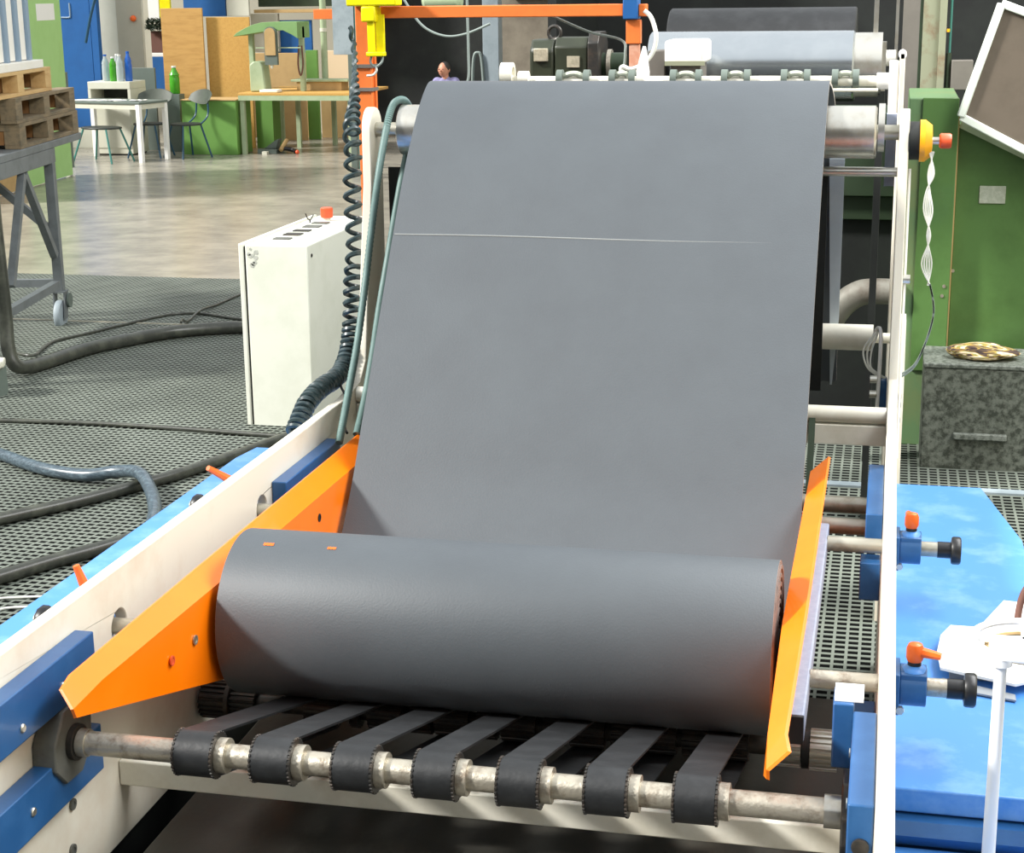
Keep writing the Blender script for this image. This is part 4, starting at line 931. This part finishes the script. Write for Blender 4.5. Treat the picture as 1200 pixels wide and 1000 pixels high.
# table with papers
ta = math.radians(-14)
TB = thing('work_table', 'white legged grey topped table covered with papers', 'table', (-10.19, 20.97, 0), ta)
MB().box(-.65, .65, -.30, .30, .755, .785).build('tabletop', 'greyp', TB, local=True, bevel=.004)
MB().box(-.63, .63, -.285, -.265, .69, .754).build('apron', 'offw', TB, local=True); MB().box(.615, .635, -.264, .28, .69, .754).build('apron', 'offw', TB, local=True)
for x in (-.61, .61):
    for y in (-.27, .27): MB().box(x-.028, x+.028, y-.028, y+.028, 0, .754).build('leg', 'white_p', TB, local=True)
for k, (x, y, w, d, rz, lab) in enumerate(((-.35, -.12, .5, .22, .1, 'large flat paper sheet at left of the work table'), (.10, -.10, .24, .2, -.3, 'creased paper in the middle of the work table'), (.42, -.03, .22, .16, .5, 'small tilted paper at right on the work table'))):
    R = Matrix.Rotation(rz, 4, 'Z'); z0 = .7865+.0
    vs = []; fs = []; nn = 6
    for i in range(nn+1):
        for j in (0, 1):
            vs.append(R @ Vector(((i/nn-.5)*w, (j-.5)*d, (.012*abs(math.sin(i*1.9+k)) if k else .004*(i % 2)))))
    top = [v + Vector((0, 0, .003)) for v in vs]
    for i in range(nn): fs += [(2*i, 2*i+1, 2*i+3, 2*i+2)]
    n0 = len(vs)
    fs2 = [tuple(reversed(q)) for q in fs] + [tuple(i+n0 for i in q) for q in fs]
    fs2 += [(0, 1, n0+1, n0), (2*nn+1, 2*nn, n0+2*nn, n0+2*nn+1)] + [(2*i+2, 2*i, n0+2*i, n0+2*i+2) for i in range(nn)] + [(2*i+1, 2*i+3, n0+2*i+3, n0+2*i+1) for i in range(nn)]
    c_ = Matrix.Rotation(ta, 4, 'Z') @ Vector((x, y, 0)) + Vector((-10.19, 20.97, z0))
    o = MB().add(vs+top, fs2).build('paper', 'panelw', loc=(0, 0, 0)); o.location = c_; o.rotation_euler = (0, 0, ta)
    tag(o, lab, 'paper')
def chair(label, loc, rz, legm, back=True, sx=.22):
    c = thing('chair', label, 'chair', loc, rz)
    s_ = MB(); N = 12
    vs = []
    for i in range(N):
        a = 2*PI*i/N; vs.append((sx*math.cos(a), .21*math.sin(a)))
    s_.prism(vs, .435, .46, 'z').build('seat', 'seat', c, local=True, bevel=.008)
    for x in (-1, 1):
        for y in (-1, 1):
            MB().cyl((x*sx*.64, y*.14, .435), (x*sx*1.09, y*.23, 0), .013, n=8).build('leg', legm, c, local=True)
    if back:
        vs = []; fs = []; M_ = 14
        for i in range(M_+1):
            t = -1 + 2*i/M_; a = t*.9
            zt = .90 - .07*t*t; zb = .70 + .06*t*t
            for z, o_ in ((zb, 0), (zt, .05)):
                vs.append((.31*math.sin(a), .10+.17*math.cos(a)+o_, z)); vs.append((.31*math.sin(a)*1.06, .10+.188*math.cos(a)+o_, z))
        for i in range(M_):
            a = 4*i; b = a+4; fs += [(a, b, b+2, a+2), (a+1, a+3, b+3, b+1), (a, a+1, b+1, b), (a+2, b+2, b+3, a+3)]
        fs += [(0, 2, 3, 1), (4*M_, 4*M_+1, 4*M_+3, 4*M_+2)]
        MB().add(vs, fs).build('backrest', 'shell', c, local=True)
        for x in (-1, 1): MB().path([(x*.15, .12, .44), (x*.15, .25, .55), (x*.14, .27, .74)], .012, 8, 4).build('back_post', legm, c, local=True)
chair('backless dark round stool on teal legs under the table front', (-10.24, 20.62, 0), ta, 'teal', False, .30)
chair('dark shell chair on navy legs behind right half of the table', (-9.88, 21.33, 0), .0, 'navy')
chair('dark shell chair at right end of the table beside green chest', (-9.33, 21.30, 0), -.6, 'navy')
# workbench
WB = thing('workbench', 'sage green workbench with an orange brown top right of the green chest', 'workbench', (-8, 22.4, 0))
MB().box(-8.745, -7.1, 21.75, 23.4, .80, .835).build('worktop', 'osb', WB, bevel=.004)
MB().box(-8.74, -7.1, 21.74, 21.78, .735, .80).build('apron', 'sage', WB)
for x, y in ((-8.70, 21.8), (-7.16, 21.8), (-8.70, 23.3), (-7.9, 23.3), (-8.30, 22.9)): MB().box(x-.03, x+.03, y-.03, y+.03, 0, .80).build('leg', 'sage', WB)
HM = thing('hooded_machine', 'old hooded sage machine frame standing on the workbench', 'machine', (-8.3, 22.4, .835))
hood = [(-8.87+.0, 1.58)] + [(-8.87 + .93*t, 1.60 + .17*math.sin(min(1, t*1.9)*PI/2)) for t in (0.05, .15, .3, .45, .6, .8, 1)] + [(.06-8.0, 1.55), (-8.02, 1.60), (-8.15, 1.66), (-8.45, 1.64)]
MB().prism(hood, 22.0, 22.5, 'y').build('hood', 'hoodg', HM, bevel=.008)
for x in (-8.70, -7.97): MB().box(x-.03, x+.03, 22.2, 22.28, .836, 1.70).build('upright', 'sage', HM)
MB().prism([(-8.40, 1.2), (-8.40, 1.62)] + [(-8.31-.09*math.cos(PI*k/8), 1.62+.09*math.sin(PI*k/8)) for k in range(9)] + [(-8.22, 1.2)], 21.93, 21.99, 'y').build('drum_plate', 'greyp', HM, bevel=.004)
MB().prism([(-8.385, 1.33), (-8.385, 1.62)] + [(-8.31-.075*math.cos(PI*k/8), 1.62+.075*math.sin(PI*k/8)) for k in range(9)] + [(-8.235, 1.33)], 21.915, 21.93, 'y').build('drum_face', 'tan', HM)
MB().lathe((-8.31, 21.96, 1.15), (0, 0, 1), [(.008, 0), (.025, .03), (.02, .06)], 12).build('spout', 'offw', HM)
MB().box(-8.55, -7.9, 21.99, 22.01, 1.42, 1.435).build('cross_rod', 'sage', HM)
sh = [( -8.66, .836), (-8.66, 1.20), (-8.60, 1.25), (-8.50, 1.24), (-8.46, 1.18), (-8.43, .836)]
MB().prism(sh, 22.0, 22.25, 'y').build('housing', 'sage', HM, bevel=.02)
MB().path([(-7.98, 22.15, 1.45), (-7.99, 22.12, 1.2), (-7.96, 22.12, 1.05), (-7.93, 22.15, 1.2), (-7.94, 22.15, 1.45)], .012, 6, 5).build('hanging_cord', 'brown', HM)
panel('tilted_board', 'pale sage board resting flat on blocks on the workbench', 'board', -8.18, -7.35, 22.31, 22.66, .955, .985, 'sage')
panel('block', 'low beige block under the pale board on the workbench', 'block', -8.1, -7.45, 22.33, 22.64, .836, .954, 'tan')
panel('paper', 'white paper stack on the workbench beside sage housing', 'paper', -8.45, -8.19, 21.80, 21.99, .836, .875, 'panelw', .01)
panel('tan_board', 'beige board under the workbench at the back', 'board', -9.13, -8.57, 24.0, 24.04, 0, .72, 'tan')
panel('tan_board', 'beige wall board behind the hooded machine', 'board', -9.65, -8.71, 24.5, 24.54, 0, 1.27, 'tan')
panel('green_strip', 'mid green upright strip behind the workbench', 'board', -8.62, -8.44, 24.2, 24.26, 0, 1.32, 'mgrn')
panel('tan_board', 'beige board right of the green strip behind workbench', 'board', -8.51, -7.95, 24.5, 24.54, 0, .70, 'tan')
panel('tan_board', 'pale peach board at back right above workbench', 'board', -8.40, -7.7, 24.55, 24.6, .72, 1.30, 'peach')
panel('blue_board', 'blue board low on the far wall behind the hood', 'board', -9.49, -8.72, 24.8, 24.85, 1.24, 1.75, 'bwall')
panel('grey_locker', 'grey beige locker panel left of the blue board behind hood', 'board', -9.66, -9.22, 24.7, 24.78, 1.28, 1.85, 'wallc')
panel('dark_cupboard', 'dark green cupboard high behind the hood top', 'cupboard', -9.6, -7.6, 24.9, 25.3, 1.95, 2.9, 'dgrn')
panel('tan_shelf', 'thin tan shelf below the dark green cupboard', 'shelf', -9.6, -7.6, 24.7, 25.2, 1.86, 1.91, 'tan')
JP = thing('scrap_pile', 'small pile of scrap machine parts on the floor under workbench', 'scrap', (-8.4, 22.0, 0))
MB().box(-8.56, -8.28, 21.9, 22.2, 0, .06).build('base_plate', 'greyp', JP, bevel=.004)
MB().prism([(-8.5, .061), (-8.32, .061), (-8.28, .2), (-8.36, .16)], 22.0, 22.14, 'y').build('casting', 'greyp', JP, bevel=.01)
MB().path([(-8.27, 22.0, .04), (-8.18, 21.95, .07), (-8.08, 21.98, .05), (-8.0, 21.9, .03)], .028, 8, 4).build('flex_pipe', 'black', JP)
MB().cyl((-8.22, 21.9, .05), (-8.18, 22.05, .18), .03, n=10).build('roller', 'tan', JP)
MB().ball((-7.97, 21.88, .03), .03, 10, 6).build('red_cap', 'red', JP)
MB().box(-8.45, -8.38, 21.78, 21.86, 0, .04).build('offcut', 'offw', JP)
# posts and rail in front of the dark area
o = thing('pale_pole', 'pale sage pole rising beside the hooded machine', 'pole', (-7.82, 22.7, .836))
MB().cyl((-7.82, 22.74, .836), (-7.82, 22.74, 2.9), .045, n=14).build('pole', 'sage', o); MB().cyl((-7.82, 22.74, 1.62), (-7.82, 22.74, 1.67), .052, n=14).build('collar', 'offw', o)
panel('orange_rail', 'pale orange horizontal rail left of the gantry post', 'rail', -7.0, -6.2, 20.0, 20.06, 1.83, 1.95, 'gantry')
panel('rail_post', 'grey blue hanging panel beside the orange gantry post', 'panel', -6.42, -6.16, 19.0, 19.1, 1.44, 3.0, 'gbeam')
panel('teal_post', 'slim dark teal post just left of the orange gantry post', 'post', -6.15, -6.06, 19.0, 19.1, 0, 3.0, 'teal')
panel('rail_stand', 'dark post far behind carrying the pale orange rail', 'post', -6.6, -6.52, 20.07, 20.15, 0, 2.6, 'greyp')
panel('black_curtain', 'black curtain wall behind the orange gantry', 'curtain', -8.0, -4.6, 25.4, 25.5, 0, 4.5, 'void')
panel('grey_beam', 'blue grey steel stanchion left of the bare concrete pillar', 'stanchion', -2.92, -2.80, 12.0, 12.12, 0, 3.2, 'gbeam')
panel('concrete_pillar', 'wide bare stained concrete pillar behind the motor', 'pillar', -3.02, -2.30, 13.0, 13.5, 0, 3.2, 'rough')
panel('dark_cupboard', 'dark recess box right of the bare concrete pillar', 'cupboard', -2.29, -2.08, 12.5, 12.8, 0, 3.2, 'seat')
panel('tan_shelf', 'tan board high behind the gantry beam', 'board', -2.92, -2.36, 12.94, 12.998, 2.085, 2.32, 'tan')
tk = MB().lathe((-2.52, 9.0, 2.09), (1, 0, 0), [(.03, 0), (.05, .02), (.05, .2), (.03, .22)], 20).cyl((-2.41, 9.0, 2.13), (-2.41, 9.0, 3.4), .015, n=10).build('green_tank', 'sage', loc=(-2.4, 9, 2.04)); tag(tk, 'small sage green cylinder fixed above the gantry beam', 'tank')

# ================================================================== PERSON SEATED FAR BEHIND THE SHEET
PE = thing('person', 'person with short dark hair in lavender shirt seen behind the sheet', 'person', (-6.40, 24.0, .03))
me = bpy.data.meshes.new('body')
J = {'pelvis': (0, .05, .36), 'belly': (0, .04, .54), 'chest': (0, .0, .76), 'neck': (0, -.02, .90), 'nape': (-.005, -.03, .94),
     'sl': (.165, 0, .875), 'el': (.22, -.08, .58), 'wl': (.16, -.26, .50), 'sr': (-.165, 0, .875), 'er': (-.22, -.08, .58), 'wr': (-.16, -.26, .50),
     'hl': (.10, .02, .36), 'kl': (.13, -.40, .42), 'al': (.13, -.42, .07), 'fl': (.13, -.56, .04), 'hr': (-.10, .02, .36), 'kr': (-.13, -.40, .42), 'ar': (-.13, -.42, .07), 'fr': (-.13, -.56, .04)}
E_ = [('pelvis', 'belly'), ('belly', 'chest'), ('chest', 'neck'), ('neck', 'nape'), ('chest', 'sl'), ('sl', 'el'), ('el', 'wl'), ('chest', 'sr'), ('sr', 'er'), ('er', 'wr'), ('pelvis', 'hl'), ('hl', 'kl'), ('kl', 'al'), ('al', 'fl'), ('pelvis', 'hr'), ('hr', 'kr'), ('kr', 'ar'), ('ar', 'fr')]
RAD = {'pelvis': .13, 'belly': .12, 'chest': .125, 'neck': .055, 'nape': .05, 'sl': .07, 'sr': .07, 'el': .042, 'er': .042, 'wl': .03, 'wr': .03, 'hl': .095, 'hr': .095, 'kl': .06, 'kr': .06, 'al': .04, 'ar': .04, 'fl': .035, 'fr': .035}
names = list(J); me.from_pydata([J[k] for k in names], [(names.index(a), names.index(b)) for a, b in E_], [])
bo = bpy.data.objects.new('body', me); COL.objects.link(bo); bo.parent = PE
sk = bo.modifiers.new('skin', 'SKIN')
for i, k in enumerate(names):
    v = me.skin_vertices[0].data[i]; v.radius = (RAD[k], RAD[k]*.85); v.use_root = (k == 'pelvis')
bo.modifiers.new('subdivision', 'SUBSURF').levels = 2; bo.modifiers['subdivision'].render_levels = 2
me.materials.append(K['shirt'])
hd = MB().ball((-.02, -.04, 1.01), (.078, .095, .11), 20, 14); hd.cyl((0, -.03, .88), (-.005, -.035, .96), .05, n=14)
hd.ball((-.045, -.13, 1.0), (.014, .022, .018), 10, 6)
for s_ in (-1, 1): hd.ball((-.02+s_*.078, -.03, 1.005), (.014, .022, .032), 10, 6)
hd = hd.build('head', 'skin', PE, local=True)
MB().ball((-.012, -.02, 1.04), (.084, .098, .088), 20, 10).build('hair', 'hair', PE, local=True)
for s_ in (-1, 1): MB().ball((-.04+s_*.03, -.128, 1.02), .009, 8, 6).build('eye', 'black', hd, local=True)
MB().box(-.06, -.015, -.134, -.125, .955, .961).build('mouth', 'brown', hd, local=True)
for s_ in (-1, 1):
    h_ = MB(); w_ = Vector((s_*.16, -.26, .50)); h_.ball(w_+Vector((0, -.05, -.01)), (.035, .045, .016), 10, 6)
    for k in range(4): h_.path([w_+Vector(((k-1.5)*.016, -.08, -.01)), w_+Vector(((k-1.5)*.018, -.125, -.012)), w_+Vector(((k-1.5)*.018, -.155+.006*abs(k-1.5), -.03))], .008, 6, 3)
    h_.path([w_+Vector((-s_*.03, -.03, -.01)), w_+Vector((-s_*.055, -.06, -.012)), w_+Vector((-s_*.055, -.095, -.02))], .009, 6, 3)
    h_.build('hand', 'skin', PE, local=True)
so = thing('stool', 'low dark stool the person sits on behind the sheet', 'stool', (-6.40, 24.08, 0))
MB().cyl((-6.40, 24.08, .25), (-6.40, 24.08, .28), .19, n=24).build('seat', 'seat', so)
for a in (0, 1, 2, 3): MB().cyl((-6.40+.12*math.cos(a*PI/2+.8), 24.08+.12*math.sin(a*PI/2+.8), .25), (-6.40+.16*math.cos(a*PI/2+.8), 24.08+.16*math.sin(a*PI/2+.8), 0), .014, n=8).build('leg', 'dsteel', so)

GROUPS = {'pallet': 'pallets stacked on the trolley', 'bottle': 'plastic bottles in the far corner', 'floor_mat': 'slotted floor mats', 'chair': 'chairs around the work table',
          'floor_hose': 'hoses lying on the mat', 'floor_cable': 'cables lying on the mat', 'white_lead': 'thin white leads at the idler roller', 'drop_wire': 'wires hanging behind the sheet',
          'wall_board': 'boards on the far wall', 'tan_board': 'beige boards behind the workbench', 'green_chest': 'green chests by the workbench', 'paper': 'loose papers in the far workshop', 'thin_rope': 'thin pale ropes by the blue cover',
          'dark_cupboard': 'dark cupboards in the background', 'tan_shelf': 'tan shelf boards'}
for o in bpy.data.objects:
    k = o.name.split('.')[0]
    if o.parent is None and k in GROUPS: o['group'] = GROUPS[k]
for o in bpy.data.objects:
    if '_w' in o: del o['_w']
